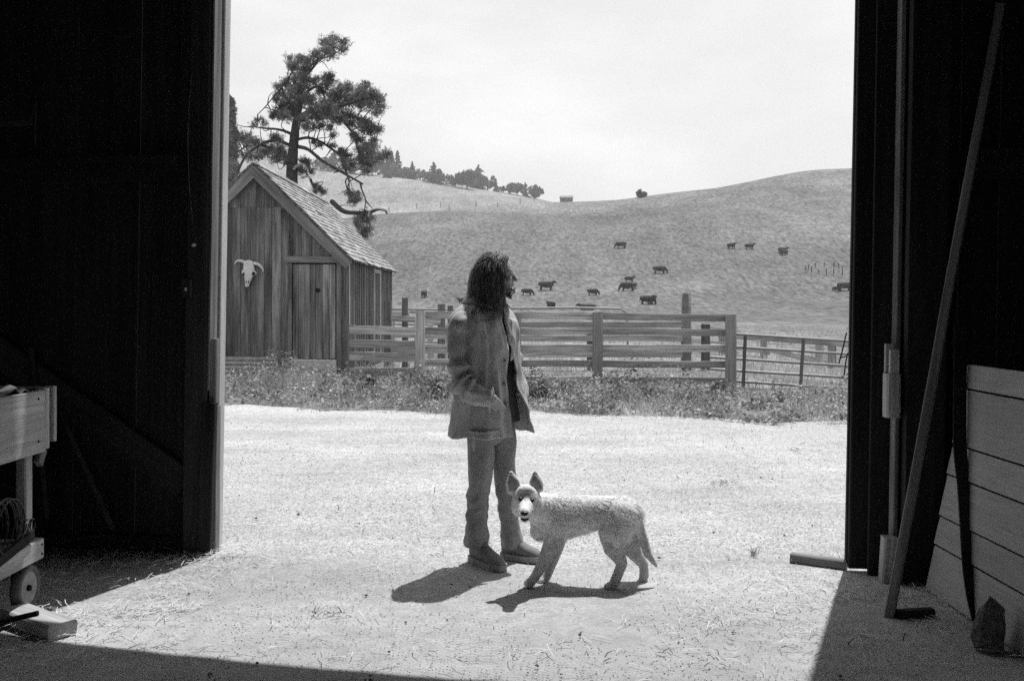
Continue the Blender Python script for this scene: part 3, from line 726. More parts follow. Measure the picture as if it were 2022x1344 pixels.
# single leafy plants
def bush(px_, Yb, hh, rad, nl, seed, label, mat=None, ls=.052):
    rr = np.random.default_rng(seed); base = P(px_, 0, Yb); root = thing("leafy_plant", (base.x, Yb, 0), label, "plant", "leafy weeds along the fence")
    st = MB(); tips = []
    for k in range(14):
        a = rr.uniform(0, 6.283); rd = rad * rr.uniform(.2, 1); hz = hh * rr.uniform(.45, 1) * (1 - .35 * rd / rad)
        q = [Vector((base.x, Yb, 0)), Vector((base.x + rd * .4 * math.cos(a), Yb + rd * .4 * math.sin(a), hz * .6)), Vector((base.x + rd * math.cos(a), Yb + rd * math.sin(a), hz))]
        st.add(*tube_geo(q, [.006, .005, .003], 5)); tips.append(q)
    st.build("stem", M_WEED, root, True)
    pos = []
    for k in range(nl):
        q = tips[rr.integers(0, 14)]; t_ = rr.uniform(.25, 1.05); p_ = q[0].lerp(q[1], min(1, t_ * 2)) if t_ < .5 else q[1].lerp(q[2], t_ * 2 - 1)
        pos.append([p_.x + rr.normal() * .05, p_.y + rr.normal() * .05, max(.03, p_.z + rr.normal() * .04)])
    V, Fq = leaves(np.array(pos), rr.uniform(.5, 1.2, nl) * ls, seed, .9, .75)
    tag(obj("foliage", mesh_np("foliage", V, Fq), mat or M_MALLOW, root), kind="stuff")
for k, (px_, Yb, hh, rad, nl, lb) in enumerate((
    (868, 15.6, .50, .42, 420, "large dark leafy plant under fence at the person's left"),
    (1062, 15.4, .46, .40, 380, "leafy plant under fence just right of the person"),
    (1118, 15.7, .36, .35, 300, "low leafy plant between person and middle fence post"),
    (1205, 15.8, .42, .35, 320, "leafy plant in front of the middle fence post"),
    (1268, 15.6, .30, .35, 240, "short leafy plant right of the middle fence post"),
    (1418, 15.9, .34, .30, 220, "scraggly leafy plant at the foot of end fence post"),
    (715, 17.0, .40, .40, 300, "leafy plant under the low fence beside the shed corner"),
    (600, 18.9, .42, .45, 260, "spiky leafy plant in front of the shed door step"),
    (480, 18.6, .30, .60, 300, "low leafy plant in front of the corrugated sheet"),
    (790, 16.6, .42, .40, 320, "leafy plant under the rails of the low fence"))):
    bush(px_, Yb, hh, rad, nl, 40 + k, lb)
q = G(1486, 1098); rq = np.random.default_rng(78); n_ = 26
V, Fq = blades(np.stack([q.x + rq.normal(0, .012, n_), q.y + rq.normal(0, .012, n_), np.zeros(n_)], -1), rq.uniform(.03, .085, n_), np.full(n_, .0018), .7, 79)
tag(obj("grass_tuft", mesh_np("grass_tuft", V, Fq), M_GR_GREEN), "tiny grass tuft growing alone in the gravel", "grass")

# ------------------------------------------------------------------ big pine behind the shed
M_BARK = plain("pine_bark", .06, .95, .45, 9., bmp=.6, bscale=25.)
M_NEEDLE = leafmat("pine_needles", .17, .55, 1.4, .12, .7)
M_DEADW = plain("bleached_branch", .34, .9, .3, 12.)
PY = 34.0
def Zp(x, y, dY=0.0): return P(430 + x / 3.36, 40 + y / 3.36, PY + dY)
pine = thing("pine_tree", Zp(500, 1800), "large gnarled pine with broken limbs behind the shed", "tree")
k_ = PY / F_PX / 3.36
LIMBP = []
def limb(name, pts, r0, r1, mat=M_BARK, n_=18, dY=(0, 0)):
    m_ = len(pts)
    q = spline([Zp(a, b_, dY[0] + (dY[1] - dY[0]) * i / (m_ - 1)) for i, (a, b_) in enumerate(pts)], n_)
    rr = np.linspace(r0, r1, n_) * k_
    jit = [1 + .12 * mnoise.noise(Vector((i * .7, r0, 1))) for i in range(n_)]
    LIMBP.append(q[2:])
    return MB().add(*tube_geo(q, [a * j for a, j in zip(rr, jit)], 10)).build(name, mat, pine, True)
limb("trunk", [(500, 1800), (490, 1300), (492, 1000), (500, 860), (515, 720), (535, 600), (550, 480), (570, 380), (610, 310)], 48, 9, n_=40)
limb("limb", [(600, 320), (650, 270), (720, 220), (760, 150)], 9, 4)
limb("limb", [(560, 400), (620, 330), (680, 260), (740, 240), (830, 190)], 10, 3, dY=(0, -1))
limb("limb", [(540, 560), (600, 470), (680, 440), (710, 520), (730, 560)], 11, 4, dY=(0, .8))
limb("limb", [(520, 660), (600, 610), (720, 590), (850, 560), (980, 520), (1060, 520)], 17, 5, dY=(0, -1.2))
limb("limb", [(760, 600), (840, 680), (900, 760), (925, 850), (950, 930)], 10, 4, dY=(-.8, -.8))
limb("limb", [(820, 610), (920, 640), (1010, 680), (1070, 720)], 8, 3, dY=(-.8, -1.4))
limb("limb", [(530, 838), (600, 858), (690, 930), (790, 990), (880, 1040), (960, 1086)], 13, 6, dY=(0, -1.5), n_=26)
limb("limb", [(945, 1080), (958, 1130), (980, 1190), (975, 1252)], 6, 3, dY=(-1.5, -1.5))
limb("limb", [(978, 1188), (1000, 1220), (1025, 1245)], 5, 2.5, dY=(-1.5, -1.5))
limb("limb", [(530, 790), (600, 780), (680, 805), (750, 850), (810, 900), (845, 990), (872, 1070)], 10, 5, dY=(0, .8), n_=26)
limb("limb", [(860, 1045), (848, 1070), (860, 1120), (880, 1150)], 5, 3, dY=(-1.4, -1.4))
limb("limb", [(500, 760), (440, 735), (380, 722), (300, 716), (240, 705)], 11, 4, dY=(0, -.8))
limb("limb", [(535, 275), (500, 330), (450, 415), (385, 490), (320, 570), (265, 625)], 6, 2.5, dY=(0, -.6))
limb("limb", [(480, 830), (400, 800), (330, 805), (250, 845), (180, 910), (135, 1000)], 12, 7, dY=(0, -1.0), n_=24)
limb("limb", [(480, 960), (440, 905), (370, 855), (290, 830), (190, 800), (80, 765)], 14, 5, dY=(0, .8), n_=24)
limb("limb", [(200, 830), (150, 860), (80, 900)], 5, 2)
limb("limb", [(760, 1205), (830, 1265), (910, 1278), (1010, 1272), (1062, 1254), (1110, 1262), (1122, 1280)], 17, 6, dY=(-1, -1.6), n_=24)
limb("dead_snag", [(1000, 1300), (1010, 1265), (1060, 1250), (1115, 1262)], 6, 3, M_DEADW, dY=(-1.75, -1.75))
limb("dead_snag", [(505, 985), (530, 960), (570, 955), (590, 985)], 9, 5, M_DEADW, dY=(-.4, -.5))
limb("dead_snag", [(560, 1045), (600, 1035), (610, 1060)], 8, 4, M_DEADW, dY=(-.4, -.5))
limb("dead_snag", [(580, 1000), (610, 1050), (640, 1090)], 6, 4, dY=(-.4, -.5))
CL = """770 120 30,700 140 35,760 170 48,840 150 36,830 200 28,720 215 42,650 235 46,760 230 30,480 260 30,540 270 42,600 270 38,500 310 35,560 330 48,480 300 24,
520 380 46,580 400 46,450 420 38,400 440 28,540 450 56,500 480 48,430 500 44,400 520 30,740 380 42,720 420 48,640 410 34,680 460 40,620 520 46,560 540 64,500 560 58,
430 580 48,390 620 40,440 640 42,480 610 48,370 630 22,820 450 44,800 500 58,870 450 40,870 520 58,760 520 46,700 560 56,650 600 48,740 600 58,800 590 58,
980 440 38,960 500 58,930 470 42,1030 490 42,1070 510 38,1000 550 58,1080 570 38,940 560 48,1050 610 38,680 650 42,760 650 48,620 640 38,560 660 38,850 640 42,820 660 38,
900 640 28,940 680 42,1000 690 48,970 720 46,1060 720 32,880 690 32,1020 740 32,580 710 36,640 710 32,740 720 30,770 760 26,690 700 28,
900 760 32,940 800 38,950 860 42,1000 850 48,1040 810 38,1020 880 48,960 920 48,1000 950 48,1040 930 38,1110 890 42,1080 910 34,990 1000 34,900 960 22,
820 870 32,850 900 38,840 940 32,860 980 28,680 830 26,640 810 20,760 830 22,880 1150 28,920 1170 34,890 1200 34,930 1150 20,
960 1310 42,1000 1320 38,940 1360 38,990 1390 38,970 1420 38,930 1320 30,280 660 28,240 690 26,310 680 26,130 760 44,180 780 46,230 800 42,100 740 30,90 680 28,100 600 24,270 800 28,
400 790 38,370 780 28,420 850 38,440 900 46,390 910 42,330 880 38,280 900 38,220 910 38,170 900 28,370 860 38,480 940 38,100 960 38,90 1020 38,40 780 40,30 960 40,
600 950 38,620 1000 28,560 1000 36,570 940 28,680 1120 22,700 1140 22,650 1100 18,640 1140 16"""
rr = np.random.default_rng(21); A, D, CLC = [], [], []
for it in CL.replace("\n", "").split(","):
    cx_, cy_, cr_ = [float(v) for v in it.split()]
    big_ = cx_ < 330
    dY = rr.uniform(-1.3, 1.3) * (1.0 if cr_ > 34 else .5); c0 = np.array(Zp(cx_, cy_, dY)); R_ = cr_ * k_ * 1.06
    CLC.append(c0)
    nt_ = int(.038 * cr_ ** 2 * (.6 if big_ else 1.0)); dirs = rr.normal(size=(nt_, 3)); dirs /= np.linalg.norm(dirs, axis=1)[:, None]
    for c1, d1 in zip(c0 + dirs * (R_ * 1.28 * rr.uniform(.05, 1.0, nt_) ** .7)[:, None] * np.array([1.1, 1.3, .85]), dirs):
        nn = 8; dv = d1 * .3 + np.array([0, 0, .3]) + rr.normal(size=(nn, 3)) * .7; dv /= np.linalg.norm(dv, axis=1)[:, None]
        A.append(np.repeat(c1[None], nn, 0) + rr.normal(size=(nn, 3)) * .03); D.append(dv * rr.uniform(.05, .11, (nn, 1)))
    subs = max(3, int(cr_ / 8))
    for si in range(subs):
        ds = rr.normal(size=3); ds /= np.linalg.norm(ds); c2 = c0 + ds * R_ * rr.uniform(.1, .8) * np.array([1, 1.4, .85]); r2 = R_ * rr.uniform(.32, .6)
        nt_ = int(13 * (cr_ / 40) ** .6 * (.6 if big_ else 1.0))
        dirs = rr.normal(size=(nt_, 3)); dirs /= np.linalg.norm(dirs, axis=1)[:, None]
        ctr_ = c2 + dirs * (r2 * rr.uniform(.1, 1.0, nt_) ** .5)[:, None]
        for c1, d1 in zip(ctr_, dirs):
            ax = d1 * .6 + np.array([0, 0, .5]) + rr.normal(size=3) * .35; ax /= np.linalg.norm(ax)
            nn = 9; dv = ax * rr.uniform(.2, .9, (nn, 1)) + rr.normal(size=(nn, 3)) * .6; dv /= np.linalg.norm(dv, axis=1)[:, None]
            A.append(np.repeat(c1[None], nn, 0) + ax * rr.uniform(-.05, .05, (nn, 1))); D.append(dv * rr.uniform(.05, .11, (nn, 1)))
A, D = np.concatenate(A), np.concatenate(D)
sd = np.cross(D, rr.normal(size=D.shape)); sd /= np.linalg.norm(sd, axis=1)[:, None] + 1e-9; sd *= .010
V = np.stack([A - sd, A + sd, A + D], 1).reshape(-1, 3); Fq = np.arange(len(V)).reshape(-1, 3)
tag(obj("crown", mesh_np("crown", V, Fq), M_NEEDLE, pine), kind="stuff")
LP = np.concatenate(LIMBP); tw = MB()
for c0 in CLC:                                           # twigs from the nearest limb out into each clump
    k = np.argsort(np.linalg.norm((LP - c0) * np.array([1, .6, 1]), axis=1))
    for kk in (k[0], k[min(9, len(k) - 1)]):
        p0 = Vector(LP[kk]); p1 = Vector(c0) + Vector(rr.normal(size=3)) * .12
        if (p1 - p0).length < 1.6:
            md = (p0 + p1) / 2 + Vector(rr.normal(size=3)) * .10
            tw.add(*tube_geo(spline([p0, md, p1], 6), [.02, .018, .014, .012, .009, .006], 5))
tag(tw.build("twigs", M_BARK, pine, True), kind="stuff")

# ------------------------------------------------------------------ trees on the far ridge
M_FARLEAF = leafmat("far_foliage", .075, .5, .12, .1)
def far_tree(px_, base_py, top_py, wpx, kind, label, Yt, group, seed):
    rr = np.random.default_rng(seed)
    x_ = (px_ - CX) * Yt / F_PX; z0 = float(gz(x_, Yt)) - .6; H = CAMZ + (HY - top_py) * Yt / F_PX - z0; Wd = wpx * Yt / F_PX / 2
    root = thing("conifer_tree" if kind == 'c' else "round_tree", (x_, Yt, z0), label, "tree", group)
    MB().add(*tube_geo([(x_, Yt, z0), (x_ + rr.uniform(-.03, .03) * H, Yt, z0 + H * .5), (x_, Yt, z0 + H * .93)], [H * .028 + .05, H * .018 + .04, .05], 8)).build("trunk", M_BARK, root, True)
    pos = []
    if kind == 'c':
        nw = int(10 + H * .8)
        for i in range(nw):
            t_ = i / (nw - 1); rad = Wd * (1 - t_) ** .65 * rr.uniform(.5, 1.2) + .1; zc = z0 + H * (.10 + .9 * t_)
            for bnch in range(6):
                a = rr.uniform(0, 6.283); m_ = int(26 * (1 - t_) + 6)
                u = rr.uniform(.1, 1, m_) * rad
                pos.append(np.stack([x_ + np.cos(a) * u + rr.normal(0, .10 * rad, m_), Yt + np.sin(a) * u + rr.normal(0, .10 * rad, m_), zc - u * .25 + rr.normal(0, H * .013, m_)], -1))
    else:
        nc = 26
        for i in range(nc):
            d = rr.normal(size=3); d /= np.linalg.norm(d); f_ = rr.uniform(.35, .85)
            c0 = np.array([x_, Yt, z0 + H * .52]) + d * f_ * np.array([Wd, Wd, H * .44]); rad = rr.uniform(.22, .4) * min(Wd, H * .5)
            q = rr.normal(size=(110, 3)); q /= np.linalg.norm(q, axis=1)[:, None]; pos.append(c0 + q * rad * rr.uniform(.5, 1.0, (110, 1)))
    pos = np.concatenate(pos); sz = np.full(len(pos), max(H, 3.) * .042) * rr.uniform(.6, 1.3, len(pos))
    V, Fq = leaves(pos, sz, seed, .2, .7)
    tag(obj("crown", mesh_np("crown", V, Fq), M_FARLEAF, root), kind="stuff")
FT = [(765, 342, 312, 14, 'c', "narrow conifer left of the tall twin spires on the ridge"),
 (773, 342, 300, 13, 'c', "taller left twin conifer spire on the ridge beside the pine"),
 (785, 344, 299, 14, 'c', "taller right twin conifer spire on the ridge beside the pine"),
 (755, 342, 320, 26, 'r', "round tree on the ridge hidden partly by the big pine"),
 (779, 346, 322, 28, 'r', "round tree at the foot of the twin conifer spires"),
 (814, 349, 320, 16, 'c', "pointed conifer just right of the twin spires"),
 (805, 349, 328, 26, 'r', "round tree left of the first pointed ridge conifer"),
 (830, 352, 333, 30, 'r', "round tree right of the first pointed ridge conifer"),
 (856, 357, 321, 18, 'c', "single pointed conifer in the middle of the ridge row"),
 (866, 358, 332, 18, 'r', "round tree close beside the pointed mid ridge conifer"),
 (848, 357, 336, 24, 'r', "round tree left of the mid ridge conifer"),
 (877, 361, 338, 30, 'r', "second round tree right of the mid ridge conifer"),
 (900, 365, 343, 28, 'r', "low round tree mid ridge before the big round clump"),
 (922, 372, 331, 26, 'r', "tall round tree at left end of the big ridge clump"),
 (945, 375, 327, 30, 'c', "broad conifer at top of the big ridge clump"),
 (938, 375, 338, 44, 'r', "large round tree in the middle of the ridge clump"),
 (962, 377, 345, 30, 'r', "round tree at right end of the big ridge clump"),
 (979, 379, 353, 9, 'c', "thin small conifer right of the big ridge clump"),
 (986, 380, 367, 20, 'r', "low bush between ridge clump and the next round tree"),
 (1005, 383, 360, 26, 'r', "round tree, left of the two leading to the ridge gap"),
 (1021, 384, 358, 24, 'r', "taller round tree in the small right hand ridge group"),
 (1037, 386, 361, 15, 'c', "small pointed tree in the small right hand ridge group"),
 (1057, 388, 362, 24, 'r', "last round tree at right end of the ridge row"),
 (735, 340, 306, 30, 'r', "round tree behind the hanging boughs of the big pine"),
 (700, 336, 300, 34, 'r', "wide round tree behind the right side of the pine"),
 (660, 330, 296, 26, 'c', "broad conifer on the ridge just right of the pine trunk"),
 (640, 328, 304, 30, 'r', "round tree on the ridge close behind the pine trunk"),
 (520, 318, 276, 30, 'r', "round tree on the hill left of the pine trunk"),
 (495, 316, 262, 24, 'c', "conifer on the hill above the shed ridge"),
 (468, 312, 258, 32, 'r', "round tree on the hill at far left by the door jamb")]
for k, (a_, b_, c_, d_, e_, f_) in enumerate(FT):
    far_tree(a_, b_, c_, d_ * (1.7 if e_ == 'r' else 1.5), e_, f_, 470 + (k * 37 % 40), "trees along the far ridge", 300 + k)
far_tree(1266, 394, 371, 24, 'r', "small bushy tree standing alone in the gap between hills", 252, None, 401)
far_tree(452, 330, 208, 34, 'c', "tall dark conifer at the left edge of the doorway view", 150, None, 402)
# hillside wire fence, far barn, round corral
M_STAKE = plain("far_post", .06, .95)
hf = thing("hillside_fence", hit(900, 412), "line of wire fence posts crossing the far hillside", "fence")
for px_, py_ in ((768, 420), (823, 413), (870, 410), (887, 417), (940, 408), (983, 411), (1027, 402), (1055, 397), (1090, 398), (1120, 396)):
    q = hit(px_, py_); hh = 1.5 * q.y / 260
    plank("post", q - Vector((0, 0, .3)), q + Vector((0, 0, hh)), .16 * q.y / 260, .12, FRONT, M_STAKE, hf)
fb = hit(1119, 393.5); fb.y = 330; fb.x = (1119 - CX) * fb.y / F_PX; fb.z = float(gz(fb.x, fb.y))
zt = CAMZ + (HY - 386.5) * fb.y / F_PX; fw = 12 * fb.y / F_PX
hb = thing("far_barn", fb, "tiny low dark barn on the skyline at the ridge end", "barn")
MB().add([(fb.x - fw, fb.y, fb.z - 3), (fb.x + fw, fb.y, fb.z - 3), (fb.x + fw, fb.y + 4, fb.z - 3), (fb.x - fw, fb.y + 4, fb.z - 3), (fb.x - fw, fb.y, zt - .6), (fb.x + fw, fb.y, zt - .6), (fb.x + fw, fb.y + 4, zt - .6), (fb.x - fw, fb.y + 4, zt - .6)], [(0, 1, 5, 4), (1, 2, 6, 5), (2, 3, 7, 6), (3, 0, 4, 7), (4, 5, 6, 7)]).build("wall", M_OLDP, hb)
MB().add([(fb.x - fw - .2, fb.y - .2, zt - .62), (fb.x + fw + .2, fb.y - .2, zt - .62), (fb.x + fw + .2, fb.y + 4.2, zt - .62), (fb.x - fw - .2, fb.y + 4.2, zt - .62), (fb.x - fw - .2, fb.y + 2, zt + .2), (fb.x + fw + .2, fb.y + 2, zt + .35)], [(0, 1, 5, 4), (2, 3, 4, 5), (1, 2, 5), (3, 0, 4), (3, 2, 1, 0)]).build("roof", M_SHED_L, hb)
co = thing("hill_corral", hit(1628, 545), "small ring of crooked stakes on the hillside at right", "corral")
for px_, py_, h_ in ((1591, 541, 17), (1603, 543, 16), (1617, 545, 12), (1632, 546, 16), (1647, 546, 14), (1663, 545, 18), (1657, 537, 17), (1646, 533, 16), (1628, 531, 13), (1610, 532, 12), (1596, 535, 13)):
    q = hit(px_, py_); hz = h_ * q.y / F_PX
    plank("stake", q - Vector((0, 0, .3)), q + Vector((random.uniform(-.1, .1), 0, hz)), .13, .11, FRONT, M_STAKE, co)
rr = np.random.default_rng(9); q0 = hit(1630, 543); n_ = 700
x = q0.x + rr.normal(0, 1.5, n_); y = q0.y + rr.normal(1.5, 2.0, n_)
V, Fq = blades(np.stack([x, y, gz(x, y)], -1), rr.uniform(.35, .95, n_), np.full(n_, .05), .6, 31)
tag(obj("corral_grass", mesh_np("corral_grass", V, Fq), M_GR_PALE), "tuft of tall pale grass inside the hillside corral", "grass", kind="stuff")

# ------------------------------------------------------------------ cattle
M_COW = plain("black_cow_hide", .018, .7, .3, 2., .3)
def cow_mesh(name, pose):
    """2.1 m long, facing +X, feet at z = 0"""
    mb = MB(); S = (0, 1, 0); lie = -.48 if pose == 'lie' else 0
    mb.add(*tube_geo([(-.85, 0, 1.02 + lie), (-.55, 0, 1.0 + lie), (0, 0, .93 + lie), (.45, 0, .95 + lie), (.72, 0, 1.02 + lie)], [.27, .36, .41, .38, .28], 12, S, [.33, .42, .47, .46, .37]))
    if pose == 'graze':
        mb.add(*tube_geo([(.65, 0, 1.02), (.95, 0, .85), (1.16, 0, .55)], [.23, .18, .14], 10, S, [.32, .25, .17]))
        mb.add(*tube_geo([(1.12, 0, .56), (1.22, 0, .36), (1.26, 0, .16)], [.15, .125, .09], 10, S, [.17, .14, .10]))
        for q in (-1, 1): mb.add(*tube_geo([(1.08, q * .10, .62), (1.02, q * .28, .60)], [.06, .03], 7))
    else:
        mb.add(*tube_geo([(.65, 0, 1.05 + lie), (.92, 0, 1.22 + lie), (1.08, 0, 1.32 + lie)], [.23, .18, .15], 10, S, [.33, .25, .18]))
        mb.add(*tube_geo([(1.05, 0, 1.36 + lie), (1.25, 0, 1.28 + lie), (1.42, 0, 1.16 + lie)], [.15, .125, .09], 10, S, [.17, .14, .10]))
        for q in (-1, 1): mb.add(*tube_geo([(1.02, q * .10, 1.42 + lie), (.98, q * .30, 1.44 + lie)], [.06, .03], 7))
    if pose == 'lie':
        for q in (-1, 1):
            mb.add(*tube_geo([(-.5, q * .3, .3), (-.1, q * .42, .2), (-.4, q * .45, .08)], [.16, .11, .06], 8)); mb.add(*tube_geo([(.5, q * .25, .25), (.75, q * .3, .1), (.4, q * .34, .07)], [.12, .08, .06], 8))
    else:
        for q, dx in ((-1, .0), (1, .10)):
            mb.add(*tube_geo([(.52 + dx, q * .19, .95), (.54 + dx, q * .20, .55), (.52 + dx, q * .20, .30), (.54 + dx, q * .20, .05)], [.17, .115, .09, .09], 8))
            mb.add(*tube_geo([(-.62 - dx, q * .20, 1.0), (-.58 - dx, q * .22, .72), (-.72 - dx, q * .21, .44), (-.66 - dx, q * .21, .05)], [.28, .19, .11, .10], 8))
    mb.add(*tube_geo([(-1.06, 0, 1.18 + lie), (-1.15, 0, 1.0 + lie), (-1.14, .02, max(.1, .55 + lie))], [.045, .035, .045], 7))
    return union(name, mb, .05, 3)
CM = {p_: cow_mesh("cow_" + p_, p_) for p_ in ('graze', 'stand', 'lie')}
COWS = [(1226, 490.5, 25, 'graze', 182, "black cow grazing with head to the left, high on the hill"),
 (1444, 491.5, 17, 'stand', -48, "leftmost of the two small black cows high on the right slope"),
 (1480, 492.5, 20, 'stand', -25, "second small black cow high on the right slope, head right"),
 (1546, 500, 22, 'stand', 8, "black cow with raised head, highest at the far right"),
 (1548, 504, 19, 'graze', 205, "black cow standing just in front of the raised-head one"),
 (1303, 540.5, 29, 'graze', -14, "black cow grazing alone in the middle of the slope"),
 (1243, 557, 21, 'stand', -20, "smaller black cow just above the largest grazing pair"),
 (1239, 575, 34, 'graze', 176, "large black cow grazing leftwards below the smaller one"),
 (1246, 571, 26, 'graze', 168, "black cow half hidden behind the large leftward grazer"),
 (1278, 602, 31, 'stand', -32, "nearest black cow, standing above the tall round post"),
 (1287, 601, 18, 'graze', -70, "black calf facing the camera beside the nearest cow"),
 (1079, 573.5, 35, 'stand', -3, "long black cow in side view right of the person's face"),
 (1041, 583.5, 26, 'graze', -10, "black cow between the person's face and the long one"),
 (1171, 583.5, 25, 'graze', -12, "black cow in side view straight above the middle fence post"),
 (1088, 611, 20, 'stand', 120, "black cow showing only its back over the top rail"),
 (1160, 613, 40, 'lie', 178, "black cow lying down just over the top rail"),
 (1668, 575, 34, 'stand', 6, "black cow cut off by the right door edge"),
 (1652, 576, 17, 'graze', 190, "black calf beside the cow at the right door edge"),
 (838, 588.5, 12, 'stand', 80, "lone black cow seen from behind right of the shed"),
 (912, 599, 18, 'stand', 170, "black cow partly hidden behind the person's shoulder"),
 (1013, 580.5, 12, 'stand', 70, "black cow peeping out at the person's chin")]
for px_, py_, wpx, pose, rot, lb in COWS:
    q = hit(px_, py_); want = wpx * q.y / F_PX
    ca = abs(math.cos(R(rot))); full = (2.45 if pose != 'lie' else 2.5) * ca + .75 * (1 - ca)
    sc = max(.55, min(1.25, want / full))
    o = bpy.data.objects.new("cow" if "calf" not in lb else "calf", CM[pose])
    if not CM[pose].materials: CM[pose].materials.append(M_COW)
    link(o, None, Matrix.Translation(q - Vector((0, 0, .10 * sc))) @ Matrix.Rotation(R(rot), 4, 'Z') @ Matrix.Scale(sc, 4))
    tag(o, lb, "cow", "black cattle grazing on the hillside")
# ------------------------------------------------------------------ person
M_SKIN = plain("skin", .36, .55, .1, 20., .35, bmp=.1, bscale=200.)
M_HAIR = plain("dark_hair", .085, .5, .7, 70., .4); M_HAIRL = plain("sunlit_brown_hair", .30, .5, .6, 50., .4)  # loose strands get a lighter hair colour with the sunlight painted in
def cloth(name, base, var, fine, bs, stretch=(1, 1, 1)):
    m, n, l, b = newmat(name, .95, .1)
    t = n.new("ShaderNodeTexCoord"); v = vscale(n, l, t.outputs['Object'], stretch)
    f1 = fnoise(n, l, t.outputs['Object'], 7., 4, .6); f2 = fnoise(n, l, v, fine, 3, .7)
    c = fmath(n, l, 'MULTIPLY', fmath(n, l, 'MULTIPLY', frange(n, l, f1, .3, .7, 1 - var, 1 + var), frange(n, l, f2, .3, .7, .92, 1.08)), base)
    l.new(c, b.inputs['Base Color']); bump(n, l, b, f2, bs, .004)
    b.inputs['Sheen Weight'].default_value = .08; b.inputs['Sheen Roughness'].default_value = .5
    return m
M_JACKET = cloth("suede_jacket", .46, .2, 240., .25); M_TROUS = cloth("corduroy", .27, .15, 130., .7, (3, 3, .12)); M_SHIRT = cloth("dark_plaid_shirt", .05, .4, 60., .3)
M_SHOE = cloth("suede_boot", .2, .2, 200., .4); M_SOLE = plain("crepe_sole", .3, .9, .2, 30.)
FW = Vector((math.cos(R(40)), -math.sin(R(40)), 0)); RT = Vector((FW.y, -FW.x, 0))   # facing, his right
MO = Vector((-.135, 5.87, 0))
person = thing("person", MO, "long haired bearded person in suede jacket standing in doorway with hand in pocket", "person")
Zc = [.755, .80, .88, .97, 1.06, 1.15, 1.24, 1.33, 1.40, 1.45, 1.485, 1.512, 1.53]
Aa = [.245, .238, .226, .212, .204, .203, .208, .213, .210, .193, .163, .122, .089]
Bb = [.172, .165, .155, .146, .142, .142, .146, .146, .138, .124, .108, .092, .080]
Cx = [.005, .003, 0, -.004, -.010, -.016, -.022, -.028, -.032, -.034, -.034, -.030, -.026]
fa, fb_, fc = pchip(Zc, Aa), pchip(Zc, Bb), pchip(Zc, Cx)
def tors(th, z, off=0.0):
    """point on the torso surface: th from the front, positive to his right"""
    a, b_ = float(fa(z)) + off, float(fb_(z)) + off
    cth, sth = math.cos(th), math.sin(th)
    # squarish back
    return Vector((MO.x + float(fc(z)), MO.y, z)) + RT * (a * math.copysign(abs(sth) ** .9, sth)) + FW * (b_ * math.copysign(abs(cth) ** .95, cth))
def gapR(z): return R(float(np.interp(z, [.75, .95, 1.1, 1.2, 1.3, 1.45, 1.53], [4, 4, 3, 0, 0, 3, 8])))
def gapL(z): return R(float(np.interp(z, [.75, .95, 1.1, 1.2, 1.3, 1.45, 1.53], [34, 27, 20, 10, 1, 3, 10])))
def ridge(v): return 1 - 2 * abs((v / 3.14159) % 2 - 1) ** 1.0
def fold(th, z):
    low = max(0, 1 - (z - .75) / .55)
    f = .014 * math.sin(th * 5.0 + 2.2 * math.sin(z * 6)) * low
    f += .014 * nz((th * 1.6, z * 3.0, 1.0), 1.0) + .012 * (1 - 2.5 * abs(nz((th * 2.6, z * 3.2 + th * 2, 5.0))))
    f += .006 * ridge((z * 1.0 - .5 * th) * 26 + 4 * nz((th, z, 2), 2.5)) * math.exp(-((z - 1.05) / .16) ** 2) * max(0, math.sin(th)) ** 1.5
    f += .005 * ridge((z + .45 * th) * 30 + 3 * nz((th, z, 6), 2.)) * math.exp(-((z - 1.34) / .07) ** 2)
    f *= 1 - .7 * max(0, min(1, (z - 1.42) / .06))
    f += .004 * (1 - 3 * abs(nz((th * 6, z * 9, 8.0))))
    return f
NT, NZ = 110, 90; V, Fq = [], []
zz = np.linspace(.755, 1.528, NZ)
for z in zz:
    g0, g1 = gapR(z), 2 * math.pi - gapL(z)
    for j in range(NT):
        th = g0 + (g1 - g0) * j / (NT - 1)
        e = min(j, NT - 1 - j); lip = .006 * math.exp(-e / 2.0)
        thw = th if th < math.pi else th - 2 * math.pi
        flare = .02 * max(0, 1 - (z - .755) / .35) * math.exp(-e / 5.0)
        hemz = .012 * nz((th, 0, 3), 2.) * max(0, 1 - (z - .755) / .1)
        p = tors(thw, z, .012 + fold(thw, z) + lip + flare); p.z += hemz
        V.append(p)
for i in range(NZ - 1):
    for j in range(NT - 1):
        a = i * NT + j; Fq.append((a, a + 1, a + NT + 1, a + NT))
jk = MB().add(V, Fq).build("jacket", M_JACKET, person, True)
sol = jk.modifiers.new("thick", 'SOLIDIFY'); sol.thickness = .007; sol.offset = -1
